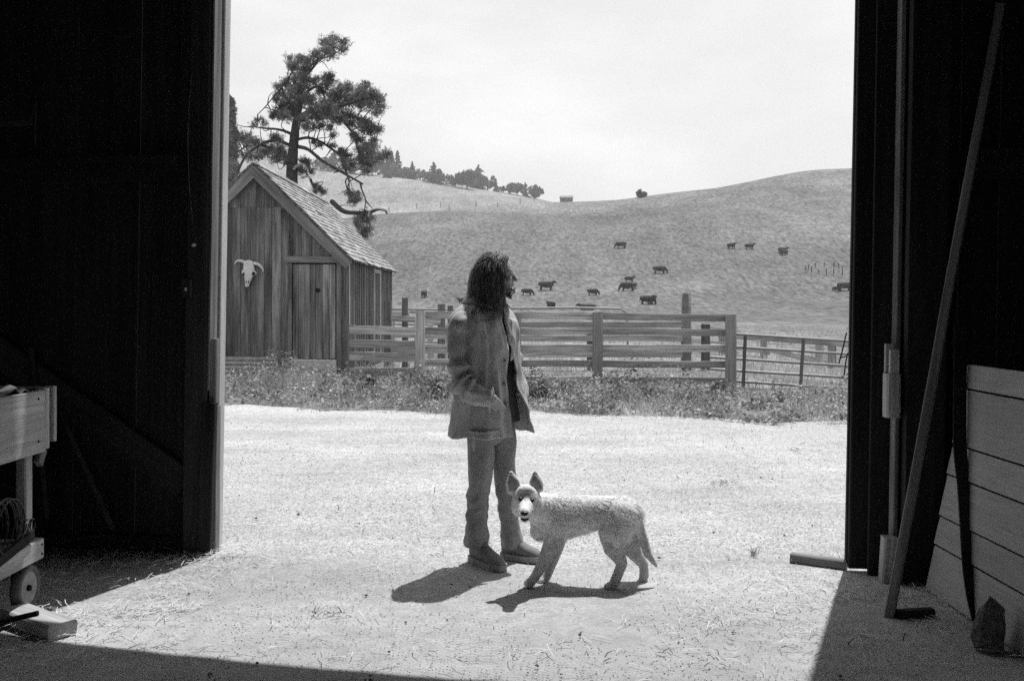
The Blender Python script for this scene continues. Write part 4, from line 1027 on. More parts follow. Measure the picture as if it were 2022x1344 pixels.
# sleeves
def sleeve(name, pts, rad, seed, crump):
    q = spline(pts, 60); rr_ = np.interp(np.linspace(0, 1, 60), np.linspace(0, 1, len(rad)), rad)
    Vv, Ff = tube_geo(q, list(rr_), 40, (0, 1, 0), cap=False)
    Vv = np.array([list(v) for v in Vv]); ctr_ = np.repeat(q, 40, 0); nr = Vv - ctr_; nr /= np.linalg.norm(nr, axis=1)[:, None]
    out = []
    for k, (v, n_) in enumerate(zip(Vv, nr)):
        t_ = (k // 40) / 59; a = (k % 40) / 40 * 6.283
        d = crump * math.exp(-((t_ - .56) / .16) ** 2) * .026 * ridge(t_ * 50 + 1.6 * math.sin(a + seed) + 2.2 * nz((math.cos(a), math.sin(a), t_ * 6 + seed)))
        d += .010 * nz((math.cos(a) * 1.2, math.sin(a) * 1.2, t_ * 5 + seed), 1.3) + .005 * math.sin(t_ * 40 + a * 2 + seed) * math.exp(-((t_ - .12) / .12) ** 2)
        d += .004 * nz((math.cos(a) * 3, math.sin(a) * 3, t_ * 14), 1.0, seed)
        out.append(v + n_ * d)
    o = MB().add(out, Ff).build(name, M_JACKET, jk, True)
    return o
SR = tors(R(90), 1.405)
armR = [SR + Vector((.070, .045, .028)), SR + Vector((.012, -.002, -.004)), P(905, 668, 5.70), P(906, 715, 5.68), P(910, 752, 5.66), P(930, 773, 5.63), P(952, 782, 5.61), P(972, 786, 5.60)]
sleeve("sleeve", armR, [.064, .068, .065, .061, .064, .060, .055, .052], 1.0, 1.0)
SLf = tors(R(-90), 1.40)
armL = [SLf + Vector((-.05, -.02, .03)), SLf + Vector((.0, .01, -.02)), tors(R(-96), 1.24, .045), tors(R(-98), 1.10, .05), tors(R(-78), 1.0, .035), tors(R(-62), .95, .0)]
sleeve("sleeve", armL, [.052, .070, .068, .064, .060, .053], 4.0, .8)
# collar and lapels
def patch(name, corners, off, mat, parent, nu=12, nv=14, puff=0.0, thick=.006):
    """(th,z) quad laid over the torso surface"""
    (a, b_, c, d) = corners; Vv, Ff = [], []
    for i in range(nv):
        v = i / (nv - 1)
        for j in range(nu):
            u = j / (nu - 1)
            th = (a[0] * (1 - u) + b_[0] * u) * (1 - v) + (d[0] * (1 - u) + c[0] * u) * v
            z = (a[1] * (1 - u) + b_[1] * u) * (1 - v) + (d[1] * (1 - u) + c[1] * u) * v
            Vv.append(tors(R(th), z, off + fold(R(th), z) + puff * math.sin(u * math.pi) * math.sin(v * math.pi) + .003 * nz((th * .1, z * 9, 4))))
    for i in range(nv - 1):
        for j in range(nu - 1):
            k = i * nu + j; Ff.append((k, k + 1, k + nu + 1, k + nu))
    o = MB().add(Vv, Ff).build(name, mat, parent, True)
    s_ = o.modifiers.new("thick", 'SOLIDIFY'); s_.thickness = thick; s_.offset = 1
    return o
patch("lapel", [(1, 1.19), (3, 1.19), (52, 1.42), (8, 1.44)], .022, M_JACKET, jk, 14, 18, .004)
patch("lapel", [(-6, 1.19), (-4, 1.19), (-10, 1.44), (-52, 1.42)], .022, M_JACKET, jk, 14, 18, .004)
patch("pocket", [(26, .795), (72, .795), (66, .965), (20, .985)], .016, M_JACKET, jk, 14, 14, .010, .007)
patch("pocket_flap_hem", [(25, .79), (73, .79), (73, .805), (25, .805)], .030, M_JACKET, jk, 10, 3)
patch("pocket", [(-80, .795), (-42, .795), (-38, .97), (-76, .97)], .020, M_JACKET, jk, 12, 12, .01)
# turned-down collar: ring round the neck
Vv, Ff = [], []; nc_ = 60
for i in range(nc_):
    th = R(30) + (2 * math.pi - R(60)) * i / (nc_ - 1); tw = th if th < math.pi else th - 2 * math.pi
    fr = abs(tw) / math.pi
    front = max(0, 1 - abs(tw) / R(75))
    for (ra, z) in ((.088, 1.520), (.085, 1.560 - .015 * front), (.094, 1.568 - .02 * front), (.120, 1.545 - .03 * front), (.142 + .018 * front, 1.520 - .045 * front)):
        Vv.append(Vector((MO.x - .028, MO.y, z + .004 * nz((tw, z * 20, 3)))) + RT * (ra * math.sin(tw)) + FW * (ra * (.92 + .12 * front) * math.cos(tw)))
for i in range(nc_ - 1):
    for j in range(4): k = i * 5 + j; Ff.append((k, k + 5, k + 6, k + 1))
co_ = MB().add(Vv, Ff).build("collar", M_JACKET, jk, True); s_ = co_.modifiers.new("thick", 'SOLIDIFY'); s_.thickness = .006; s_.offset = 1
for z in (1.19, 1.06, .94):
    p = tors(gapR(z) + R(5), z, .028); MB().add(*ell_geo(p, (.010, .010, .010))).build("button", M_SOLE, jk, True)
# shirt under the open jacket
Vv, Ff = [], []
for i, z in enumerate(np.linspace(.83, 1.53, 30)):
    for j in range(40):
        th = -math.pi + 2 * math.pi * j / 40; Vv.append(tors(th, z, -.016 + .004 * nz((th, z * 8, 1))))
for i in range(29):
    for j in range(40): a = i * 40 + j; b_ = i * 40 + (j + 1) % 40; Ff.append((a, b_, b_ + 40, a + 40))
MB().add(Vv, Ff).build("shirt", M_SHIRT, person, True)
# trousers
def leg(pts, rad, seed):
    q = spline(pts, 70); rr_ = np.interp(np.linspace(0, 1, 70), np.linspace(0, 1, len(rad)), rad)
    Vv, Ff = tube_geo(q, list(rr_), 40, (1, 0, 0), [r_ * 1.08 for r_ in rr_], cap=False)
    Vv = np.array([list(v) for v in Vv]); ctr_ = np.repeat(q, 40, 0); nr = Vv - ctr_; nr /= np.linalg.norm(nr, axis=1)[:, None]
    out = []
    for k, (v, n_) in enumerate(zip(Vv, nr)):
        t_ = (k // 40) / 69; a = (k % 40) / 40 * 6.283
        d = .004 * math.exp(-((t_ - .52) / .13) ** 2) * math.sin(t_ * 60 + 3.2 * math.sin(a + seed) + 2 * nz((a, t_ * 5, seed)))
        d += .011 * nz((math.cos(a), math.sin(a), t_ * 6 + seed), 1.4) + .006 * max(0, t_ - .6) * 2.5 * nz((math.cos(a) * 2, math.sin(a) * 2, t_ * 16 + seed))
        d += .004 * math.sin(a * 2 + seed) * t_ + .004 * ridge(t_ * 46 + 2.5 * math.sin(a + seed * 2) + 3 * nz((math.cos(a), math.sin(a), t_ * 5 + seed))) * (math.exp(-((t_ - .55) / .10) ** 2) + .5 * math.exp(-((t_ - .92) / .07) ** 2) + .3)
        out.append(v + n_ * d)
    return out, Ff[:-2]
tb = MB()
hipR, hipL = MO + RT * .088 + Vector((0, 0, .92)), MO - RT * .088 + Vector((0, 0, .92))
tb.add(*leg([hipR, P(949, 880, 5.84), P(945, 975, 5.84), P(941, 1030, 5.85), P(940, 1076, 5.86)], [.095, .079, .065, .063, .071], 1.))
tb.add(*leg([hipL, P(993, 880, 5.95), P(1000, 975, 5.93), P(1007, 1030, 5.95), P(1012, 1077, 5.96)], [.095, .076, .063, .061, .070], 5.))
ptop = tube_geo([MO + Vector((0, 0, .78)), MO + Vector((0, 0, .9)), MO + Vector((0, 0, 1.0))], [.12, .165, .155], 24, RT, [.10, .12, .115]); tb.add(*ptop)
tr_ = tb.build("trousers", M_TROUS, person, True); s_ = tr_.modifiers.new("thick", 'SOLIDIFY'); s_.thickness = .004; s_.offset = -1
# boots
def boot(heel, toe):
    heel, toe = Vector(heel), Vector(toe); d = (toe - heel); L = d.length; d.normalize(); sd = Vector((d.y, -d.x, 0))
    T = [0, .04, .12, .24, .34, .44, .54, .66, .8, .91, .97, 1.0]; Wd = [.016, .030, .038, .040, .040, .041, .044, .048, .048, .039, .026, .012]; Hh = [.080, .110, .140, .150, .145, .125, .106, .090, .076, .062, .050, .038]
    Vv, Ff = [], []; m_ = 18
    for t_, w_, h_ in zip(T, Wd, Hh):
        top = .52 if h_ > .11 else .75
        for j in range(m_):
            a = math.pi * 2 * j / m_; c, s_ = math.cos(a), math.sin(a)
            zz_ = .022 + (h_ - .022) * (.5 + .5 * math.copysign(abs(s_) ** .7, s_)); ww = w_ * math.copysign(abs(c) ** .6, c) * (1 - (1 - top) * max(0, s_))
            jitter = .0025 * nz((t_ * 8, a, 1.0), 2.)
            Vv.append(heel + d * (t_ * L) + sd * (ww + jitter) + Vector((0, 0, zz_ + .004 * math.sin(t_ * 55) * (.4 < t_ < .75) * max(0, s_))))
    for i in range(len(T) - 1):
        for j in range(m_): a = i * m_ + j; b_ = i * m_ + (j + 1) % m_; Ff.append((a, b_, b_ + m_, a + m_))
    Ff += [tuple(range(m_ - 1, -1, -1)), tuple((len(T) - 1) * m_ + j for j in range(m_))]
    bt = MB().add(Vv, Ff).build("boot", M_SHOE, person, True)
    ol = [(t_ * L * 1.03 - .006, w_ + .006) for t_, w_ in zip(T, Wd)]; Vs, Fs = [], []
    ring = [(x_, w_) for x_, w_ in ol] + [(x_, -w_) for x_, w_ in ol[::-1]]; k = len(ring)
    for z in (.0, .006, .030, .034):
        sh_ = -.003 if z in (.0, .034) else 0
        for x_, w_ in ring: Vs.append(heel + d * x_ + sd * (w_ + math.copysign(sh_, w_)) + Vector((0, 0, z)))
    for i in range(3):
        for j in range(k): a = i * k + j; b_ = i * k + (j + 1) % k; Fs.append((a, b_, b_ + k, a + k))
    Fs += [tuple(range(k - 1, -1, -1)), tuple(3 * k + j for j in range(k))]
    MB().add(Vs, Fs).build("sole", M_SOLE, bt)
    for i in range(4):
        t_ = .30 + i * .055; h_ = float(np.interp(t_, T, Hh)); c0 = heel + d * (t_ * L) + Vector((0, 0, h_ + .001))
        MB().add(*tube_geo([c0 - sd * .018 - Vector((0, 0, .006)), c0, c0 + sd * .018 - Vector((0, 0, .006))], .0028, 6)).build("lace", M_SOLE, bt, True)
boot((-.238, 5.925, 0), (-.052, 5.665, 0)); boot((-.058, 5.985, 0), (.178, 5.868, 0))
# body under the clothes, with head, neck, hands: one skin
HC = Vector((-.082, 5.86, 1.683))                       # head centre, facing +X
mb = MB(); S = (0, 1, 0)
mb.add(*ell_geo(HC + Vector((-.008, 0, .022)), (.098, .076, .100)))
mb.add(*ell_geo(HC + Vector((.030, 0, -.030)), (.058, .058, .075)))
mb.add(*tube_geo([HC + Vector((.020, 0, -.075)), HC + Vector((.062, 0, -.096))], [.050, .030], 12, S, [.035, .026]))
mb.add(*ell_geo(HC + Vector((.068, 0, .032)), (.020, .050, .018)))           # brow
mb.add(*tube_geo([HC + Vector((.083, 0, .018)), HC + Vector((.096, 0, -.004)), HC + Vector((.106, 0, -.020))], [.008, .010, .0125], 10, S))
for q in (-1, 1):
    mb.add(*ell_geo(HC + Vector((.093, q * .010, -.024)), (.010, .008, .008)))
    mb.add(*ell_geo(HC + Vector((.055, q * .040, -.018)), (.028, .022, .022)))   # cheekbones
    mb.add(*ell_geo(HC + Vector((-.005, q * .076, -.012)), (.020, .010, .030)))  # ears
mb.add(*ell_geo(HC + Vector((.084, 0, -.047)), (.012, .022, .006))); mb.add(*ell_geo(HC + Vector((.082, 0, -.057)), (.012, .020, .007)))
mb.add(*tube_geo([HC + Vector((-.02, 0, -.06)), HC + Vector((-.045, 0, -.14)), Vector((-.175, 5.87, 1.47))], [.058, .056, .075], 14, S))
mb.add(*tube_geo([Vector((-.165, 5.87, 1.46)), Vector((-.16, 5.87, 1.32)), Vector((-.148, 5.87, 1.1)), Vector((-.135, 5.87, .93))], [.155, .17, .15, .15], 16, RT, [.09, .11, .10, .105]))
mb.add(*tube_geo(armR[1:5] + [armR[5], armR[6], armR[7]], [.055, .048, .045, .042, .038, .033, .029], 12))
mb.add(*tube_geo(armL[1:], [.055, .048, .042, .034, .028], 12))
for wr, dr in ((armR[7], (armR[7] - armR[6]).normalized()), (armL[5], (armL[5] - armL[4]).normalized())):
    dn = (dr * .5 + (Vector((MO.x, MO.y, 0)) - Vector((wr.x, wr.y, 0))).normalized() * .9 + Vector((0, 0, -.6))).normalized(); sd = dn.cross(Vector((0, 1, 0))).normalized(); pc = wr + dn * .055
    mb.add(*tube_geo([wr, pc, wr + dn * .095], [.026, .036, .036], 10, sd, [.020, .016, .014]))
    for i_, (o_, ln) in enumerate(((-.028, .062), (-.010, .074), (.009, .070), (.027, .054))):
        b0 = wr + dn * .095 + sd * o_; b1 = b0 + dn * ln * .5 + Vector((0, .012, 0)); mb.add(*tube_geo([b0, b1, b0 + dn * ln * .9 + Vector((0, .03, 0))], [.0095, .009, .0075], 8))
    t0 = wr + dn * .03 - sd * .03; mb.add(*tube_geo([t0, t0 + dn * .035 - sd * .022, t0 + dn * .068 - sd * .026], [.012, .0105, .009], 8))
for ptsl in ([hipR, P(947, 900, 5.84), P(945, 975, 5.84), P(940, 1070, 5.87), Vector((-.19, 5.86, .05))], [hipL, P(994, 900, 5.95), P(1000, 975, 5.93), P(1010, 1070, 5.96), Vector((.0, 5.955, .05))]):
    mb.add(*tube_geo(ptsl, [.085, .065, .050, .034, .030], 12))
obj("body", union("body", mb, .0055, 3), M_SKIN, person)
for q in (-1, 1): MB().add(*ell_geo(HC + Vector((.070, q * .030, .010)), (.012, .013, .010))).build("eye", M_SOLE, person, True)
MB().add(*tube_geo([P(973, 766, 5.555), P(975, 777, 5.545), P(974, 788, 5.55)], .004, 8)).build("wristband", M_BONE, person, True)
# hair: scalp volume plus strands
hm = MB()
hm.add(*ell_geo(HC + Vector((-.022, 0, .034)), (.096, .086, .100)))
hm.add(*tube_geo([HC + Vector((-.045, 0, .03)), HC + Vector((-.060, 0, -.06)), HC + Vector((-.075, -.005, -.14)), HC + Vector((-.075, -.01, -.19))], [.074, .076, .072, .05], 18, S, [.072, .068, .055, .04]))
hm.add(*tube_geo([HC + Vector((.0, -.068, .03)), HC + Vector((.0, -.070, -.05)), HC + Vector((.0, -.072, -.12))], [.022, .024, .016], 10, S, [.045, .046, .03]))
hm.add(*tube_geo([HC + Vector((.0, .068, .03)), HC + Vector((.0, .070, -.05)), HC + Vector((.0, .072, -.12))], [.022, .024, .016], 10, S, [.045, .046, .03]))
hme = union("hair", hm, .008, 4)
hv = mcos(hme)
for i in range(len(hv)):
    hv[i] += np.array([1, 1, 0]) * .006 * mnoise.noise(Vector((hv[i][0] * 60, hv[i][1] * 60, hv[i][2] * 9)))
hme.vertices.foreach_set("co", hv.ravel())
hair = obj("hair", hme, M_HAIR, person)
rr = np.random.default_rng(33); V, Fq = [], []
HE = HC + Vector((-.022, 0, .030))
def strand(p, d, L, nseg, w, grav, stiff, hug=1.0, wav=.05):
    pts = [Vector(p)]; d = Vector(d).normalized(); sx, sy_, sz_ = .107 * hug, .096 * hug, .109 * hug
    ph0 = rr.uniform(0, 6.28)
    for i in range(nseg):
        wob = Vector((rr.normal(), rr.normal(), rr.normal() * .3)) * wav + Vector((math.sin(ph0 + i * 1.1), math.cos(ph0 + i * .9), 0)) * .20
        d = (d * stiff + Vector((-.05, 0, -1)) * grav + wob).normalized(); q = pts[-1] + d * (L / nseg)
        e = q - HE; k = math.sqrt((e.x / sx) ** 2 + (e.y / sy_) ** 2 + (e.z / sz_) ** 2)
        if k < 1 and k > 1e-3: q = HE + e / k
        ny = abs(q.y - HC.y)
        lim = float(np.interp(q.z - HC.z, [-.30, -.16, -.10, .05, .09, .13], [.075, .050, .045, .045, .055, .09]))
        if q.x > HC.x + lim: q.x = HC.x + lim - abs(rr.normal()) * .006
        if q.z < 1.53:                                    # rest on the jacket
            e2 = Vector((q.x - MO.x + .03, q.y - MO.y, 0)); a_ = math.atan2(e2.dot(RT), e2.dot(FW)); sp = tors(a_, max(q.z, 1.3), .028)
            gap_ = (sp - Vector((MO.x - .03, MO.y, sp.z))).length - e2.length
            if gap_ > .022 and len(pts) > 3: break
            if gap_ > 0: q.x, q.y = sp.x, sp.y
        d = (q - pts[-1]).normalized(); pts.append(q)
    nseg = len(pts) - 1; out = HC - Vector((.02, 0, 0)); b = len(V)
    for i, q in enumerate(pts):
        t_ = (pts[min(i + 1, nseg)] - pts[max(i - 1, 0)]).normalized(); s_ = t_.cross((q - out).normalized()); s_ = s_.normalized() if s_.length > 1e-4 else Vector((0, 1, 0))
        s_ = (s_ + Vector((rr.normal(), rr.normal(), rr.normal())) * .3).normalized(); ww = w * (1 - .75 * (i / nseg) ** 2)
        V.extend([q - s_ * ww, q + s_ * ww])
    for i in range(nseg): Fq.append((b + 2 * i, b + 2 * i + 1, b + 2 * i + 3, b + 2 * i + 2))
for k in range(3200):
    u = rr.uniform(0, 6.283); ph = math.acos(rr.uniform(-.30, 1.0))
    d = Vector((math.sin(ph) * math.cos(u), math.sin(ph) * math.sin(u), math.cos(ph)))
    if d.x > .50 and d.z < .70: continue
    root = HE + Vector((d.x * .104, d.y * .094, d.z * .106))
    side_ = 1 if d.y > .10 else -1
    comb = Vector((-.35 + rr.normal() * .25, side_ * (.9 if d.z > .45 else .2), 0))
    strand(root, comb + d * .15, rr.uniform(.22, .36) * (1.0 if d.z < .5 else 1.22), 12, rr.uniform(.0011, .0024), .55, .55, rr.uniform(1.0, 1.13), .13)
o = MB().add(V, Fq).build("strands", M_HAIR, hair); tag(o, kind="stuff"); V, Fq = [], []
for k in range(170):                                      # loose locks in front of the near shoulder
    root = HC + Vector((rr.uniform(-.03, .042), -.080 - rr.uniform(0, .012), rr.uniform(-.06, .05)))
    strand(root, Vector((.10 + rr.normal() * .2, -.12, -1)), rr.uniform(.16, .30), 11, rr.uniform(.0009, .0018), .25, .9, 1.0, .16)
for k in range(160):                                      # ends blown out at the back
    root = HC + Vector((rr.uniform(-.115, -.07), rr.uniform(-.06, .05), rr.uniform(-.10, .02)))
    strand(root, Vector((-.45, rr.normal() * .3, -.9)), rr.uniform(.10, .20), 8, rr.uniform(.0008, .0016), .16, .95, 1.0, .22)
for k in range(330):                                      # flyaway hairs on top, sunlight put into their colour
    u = rr.uniform(.6, 5.7); d = Vector((.85 * math.cos(u), .7 * math.sin(u), rr.uniform(-.25, 1))).normalized()
    root = HC + Vector((-.022, 0, .034)) + Vector((d.x * .100, d.y * .090, d.z * .104))
    strand(root, d + Vector((-.6, rr.normal() * .5, .1)), rr.uniform(.03, .10), 6, .0005, .28, .8, 1.02, .2)
o = MB().add(V, Fq).build("loose_strands", M_HAIRL, hair); tag(o, kind="stuff")
# beard
def whisker(p, d, L):
    b = len(V); d = d.normalized(); s_ = d.cross(Vector((rr.normal(), rr.normal(), rr.normal()))).normalized() * .0013
    V.extend([p - s_, p + s_, p + d * L * .6 + Vector((rr.normal(), rr.normal(), 0)) * .004, p + d * L + Vector((rr.normal(), rr.normal(), -1)) * .006]); Fq.extend([(b, b + 1, b + 2), (b, b + 2, b + 3)])
V, Fq = [], []
bme = MB().add(*tube_geo([HC + Vector((.012, 0, -.085)), HC + Vector((.050, 0, -.100)), HC + Vector((.062, 0, -.112))], [.058, .042, .022], 14, S, [.036, .028, .016]))
for q in (-1, 1): bme.add(*tube_geo([HC + Vector((.015, q * .064, -.010)), HC + Vector((.030, q * .056, -.060)), HC + Vector((.050, q * .030, -.095))], [.022, .028, .022], 10))
beard = obj("beard", union("beard", bme, .006, 3), M_HAIR, person)
for k in range(170):
    a = rr.uniform(-1.5, 1.5); z = rr.uniform(-.115, -.045); root = HC + Vector((.045 + .022 * math.cos(a), .048 * math.sin(a), z))
    whisker(root, Vector((math.cos(a) * .6, math.sin(a) * .6, -.9)), rr.uniform(.012, .03))
o = MB().add(V, Fq).build("whiskers", M_HAIR, beard); tag(o, kind="stuff")
# ------------------------------------------------------------------ dog
m, n, l, b = newmat("cream_fur", .75, .2)
t = n.new("ShaderNodeTexCoord"); f1 = fnoise(n, l, t.outputs['Object'], 9., 4, .6); f2 = fnoise(n, l, vscale(n, l, t.outputs['Object'], (40, 60, 160)), 1., 3, .6)
l.new(fmath(n, l, 'MULTIPLY', fmath(n, l, 'MULTIPLY', frange(n, l, f1, .3, .7, .85, 1.12), frange(n, l, f2, .3, .7, .82, 1.15)), .82), b.inputs['Base Color'])
bump(n, l, b, f2, .4, .01); M_FUR = m
M_COAT = leafmat("cream_coat", .88, .1, 12., .5, .8)
M_NOSE = plain("dog_nose", .012, .35, .2, 40., .5); M_EARIN = plain("inner_ear", .4, .8, .3, 30.)
dog = thing("dog", G(1160, 1160), "pale shaggy shepherd puppy standing with its head turned to camera", "dog")
DY = 5.40
D = lambda px_, py_, dy=0.0: P(px_, py_, DY + dy)
dp = DY / F_PX
mb = MB(); S = (0, 1, 0)
mb.add(*tube_geo([D(1078, 1021), D(1105, 1020), D(1150, 1015), D(1193, 1008), D(1226, 1011), D(1244, 1016)], [33 * dp, 36 * dp, 33 * dp, 28 * dp, 32 * dp, 27 * dp], 20, S, [42 * dp, 45 * dp, 38 * dp, 29 * dp, 34 * dp, 30 * dp]))
mb.add(*tube_geo([D(1098, 1012), D(1072, 1006, -.04), D(1050, 996, -.09)], [34 * dp, 29 * dp, 25 * dp], 16, S, [40 * dp, 33 * dp, 28 * dp]))
mb.add(*tube_geo([D(1078, 1030, -.01), D(1066, 1046, -.02)], [26 * dp, 20 * dp], 12, S))   # breast
HX, HY_, HD = 1039, 984, -.13
mb.add(*ell_geo(D(HX, HY_, HD), (27 * dp, .078, 28 * dp)))
mb.add(*ell_geo(D(HX - 15, HY_ + 13, HD), (14 * dp, .045, 22 * dp))); mb.add(*ell_geo(D(HX + 18, HY_ + 14, HD), (16 * dp, .05, 25 * dp)))
mb.add(*tube_geo([D(1039, 994, HD - .05), D(1037.5, 1003, HD - .11), D(1036, 1011, HD - .165)], [16 * dp, 12.5 * dp, 10.5 * dp], 14, (1, 0, 0), [15 * dp, 12 * dp, 9.5 * dp]))
mb.add(*tube_geo([D(1037, 1014, HD - .05), D(1036.5, 1021, HD - .10), D(1036, 1025, HD - .135)], [12 * dp, 9 * dp, 7 * dp], 10, (1, 0, 0), [8 * dp, 6 * dp, 5 * dp]))
ears = (((1016, 968), (1012, 950), (1009, 931)), ((1058, 966), (1058, 950), (1056.5, 931)))
for e in ears:
    mb.add(*tube_geo([D(*e[0], HD + .01), D(*e[1], HD + .015), D(*e[2], HD + .02)], [16 * dp, 14 * dp, 4 * dp], 12, (1, 0, 0), [.018, .013, .008]))
mb.add(*ell_geo(D(HX, 972, HD - .036), (18 * dp, .028, 14 * dp)))
# legs: shoulder/elbow/wrist/paw and hip/knee/hock/paw
def paw(c): mb.add(*ell_geo(c, (12 * dp, .036, 8 * dp)))
mb.add(*tube_geo([D(1096, 1030, -.05), D(1092, 1070, -.07), D(1072, 1110, -.07), D(1058, 1136, -.065), D(1050, 1146, -.06)], [22 * dp, 18 * dp, 11.5 * dp, 9.5 * dp, 9 * dp], 12, S)); paw(D(1045, 1151, -.055))
mb.add(*tube_geo([D(1104, 1030, .07), D(1100, 1075, .07), D(1090, 1110, .06), D(1082, 1132, .055), D(1077, 1142, .05)], [21 * dp, 15 * dp, 10 * dp, 9 * dp, 8.5 * dp], 12, S)); paw(D(1071, 1146, .05))
mb.add(*tube_geo([D(1226, 1018, -.035), D(1212, 1058, -.06), D(1213, 1085, -.07), D(1228, 1112, -.07), D(1219, 1136, -.07), D(1212, 1152, -.07)], [33 * dp, 31 * dp, 18 * dp, 10 * dp, 9.5 * dp, 9.5 * dp], 14, S, [34 * dp, 32 * dp, 20 * dp, 11 * dp, 10 * dp, 10 * dp])); paw(D(1204, 1158, -.075))
mb.add(*tube_geo([D(1238, 1022, .055), D(1240, 1062, .07), D(1250, 1088, .07), D(1271, 1114, .07), D(1272, 1134, .07), D(1269, 1147, .07)], [32 * dp, 28 * dp, 16 * dp, 10 * dp, 9.5 * dp, 9 * dp], 14, S)); paw(D(1263, 1152, .065))
mb.add(*tube_geo([D(1248, 1012), D(1262, 1040, .0), D(1270, 1068, -.01), D(1280, 1095, -.02), D(1296, 1117, -.02)], [11 * dp, 10 * dp, 10 * dp, 8 * dp, 3 * dp], 12))
dme = union("body", mb, .0065, 4)
body = obj("body", dme, M_FUR, dog)
for (ex, ey) in ((1028, 985), (1050, 987.5)):
    o = MB().add(*ell_geo(D(ex, ey, HD - .074), (5.3 * dp, .012, 4.0 * dp))).build("eye", M_NOSE, dog, True)
MB().add(*ell_geo(D(1035.5, 1013.5, HD - .184), (7.2 * dp, .015, 4.6 * dp))).build("nose", M_NOSE, dog, True)
MB().add(*tube_geo([D(1029, 1023.5, HD - .135), D(1036, 1027, HD - .150), D(1043, 1024, HD - .135)], [1.5 * dp, 2.8 * dp, 1.5 * dp], 10)).build("mouth", M_NOSE, dog, True)
for e, dx in ((ears[0], 1.5), (ears[1], -.5)):
    MB().add(*tube_geo([D(e[0][0] + dx, e[0][1] - 2, HD - .008), D(e[1][0] + dx, e[1][1], HD + .001), D(e[2][0] + dx, e[2][1] + 7, HD + .009)], [11.5 * dp, 11 * dp, 3 * dp], 12, (1, 0, 0), [.006, .005, .004])).build("inner_ear", M_EARIN, dog, True)
# coat
def shade_mottle(V):                                          # shade painted into the coat on legs and forehead; darker tail, random mottling
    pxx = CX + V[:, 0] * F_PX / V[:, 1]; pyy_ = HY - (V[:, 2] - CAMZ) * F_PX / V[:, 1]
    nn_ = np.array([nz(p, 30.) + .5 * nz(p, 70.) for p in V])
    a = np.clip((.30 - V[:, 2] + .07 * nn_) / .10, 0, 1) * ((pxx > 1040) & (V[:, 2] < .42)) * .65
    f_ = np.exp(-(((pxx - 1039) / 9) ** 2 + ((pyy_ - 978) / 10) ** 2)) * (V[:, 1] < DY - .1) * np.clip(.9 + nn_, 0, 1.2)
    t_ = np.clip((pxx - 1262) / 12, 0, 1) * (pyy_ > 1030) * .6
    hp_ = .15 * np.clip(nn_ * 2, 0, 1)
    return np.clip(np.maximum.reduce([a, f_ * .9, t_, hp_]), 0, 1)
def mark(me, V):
    at = me.attributes.new("shade_mottle", 'FLOAT', 'POINT'); at.data.foreach_set("value", shade_mottle(V).astype(np.float32))
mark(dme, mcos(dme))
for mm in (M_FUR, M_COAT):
    n, l = mm.node_tree.nodes, mm.node_tree.links; an = n.new("ShaderNodeAttribute"); an.attribute_name = "shade_mottle"
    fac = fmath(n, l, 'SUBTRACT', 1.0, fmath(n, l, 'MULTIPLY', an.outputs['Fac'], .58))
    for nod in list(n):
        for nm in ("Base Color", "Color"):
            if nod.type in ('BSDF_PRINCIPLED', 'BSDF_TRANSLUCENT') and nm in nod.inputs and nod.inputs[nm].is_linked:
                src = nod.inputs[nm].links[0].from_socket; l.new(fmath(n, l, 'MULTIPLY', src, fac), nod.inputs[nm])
co_ = mcos(dme); dme.calc_loop_triangles()
tri = np.array([t_.vertices[:] for t_ in dme.loop_triangles]); Pt = co_[tri]; nrm = np.cross(Pt[:, 1] - Pt[:, 0], Pt[:, 2] - Pt[:, 0]); ar = np.linalg.norm(nrm, axis=1); nrm /= ar[:, None] + 1e-12
rr = np.random.default_rng(50); NH = 24000
idx = rr.choice(len(tri), NH, p=ar / ar.sum()); u = rr.uniform(0, 1, (NH, 2)); fl = u.sum(1) > 1; u[fl] = 1 - u[fl]
root = Pt[idx, 0] + (Pt[idx, 1] - Pt[idx, 0]) * u[:, :1] + (Pt[idx, 2] - Pt[idx, 0]) * u[:, 1:]; nv_ = nrm[idx]
pyx = CX + root[:, 0] * F_PX / root[:, 1]; pyy = HY - (root[:, 2] - CAMZ) * F_PX / root[:, 1]
head = (pyx < 1076) & (root[:, 1] < DY - .05) & (pyy < 1030); low_ = root[:, 2] < .22; eartop = (pyy < 968) & (pyx < 1080); tailm = (pyx > 1258) & (pyy > 1025) & (root[:, 1] < DY + .04)
flow = np.tile(np.array([.75, 0, -.45]), (NH, 1)); flow[low_] = (.05, 0, -1); flow[head] = (0, -.15, -.6); flow[eartop] = (0, .1, .8); flow[tailm] = (.45, 0, -1)
ng = np.array([[nz(p, 9.), nz(p, 9., 9.), nz(p, 9., 17.)] for p in root]); flow = flow + ng * .55
flow -= nv_ * (flow * nv_).sum(1)[:, None] * .8
dv = nv_ * rr.uniform(.03, .18, NH)[:, None] + flow * .9 + rr.normal(size=(NH, 3)) * .07; dv /= np.linalg.norm(dv, axis=1)[:, None]
Ln = rr.uniform(.020, .042, NH) * (1 + .6 * ng[:, 0]); Ln[head] *= .4; Ln[(pyx < 1085) & (pyy < 1000)] *= .55; Ln[low_] *= .33; Ln[eartop] *= .45; Ln[tailm] *= .9
sd = np.cross(dv, rr.normal(size=(NH, 3))); sd /= np.linalg.norm(sd, axis=1)[:, None]; sd *= .0011
tip = root + dv * Ln[:, None]; keep = (tip[:, 2] > .004) & ~((np.hypot(pyx - 1036, (pyy - 1016)) < 8) & head) & ~((np.hypot(pyx - 1028, pyy - 985) < 5) & head) & ~((np.hypot(pyx - 1050, pyy - 987) < 5) & head)
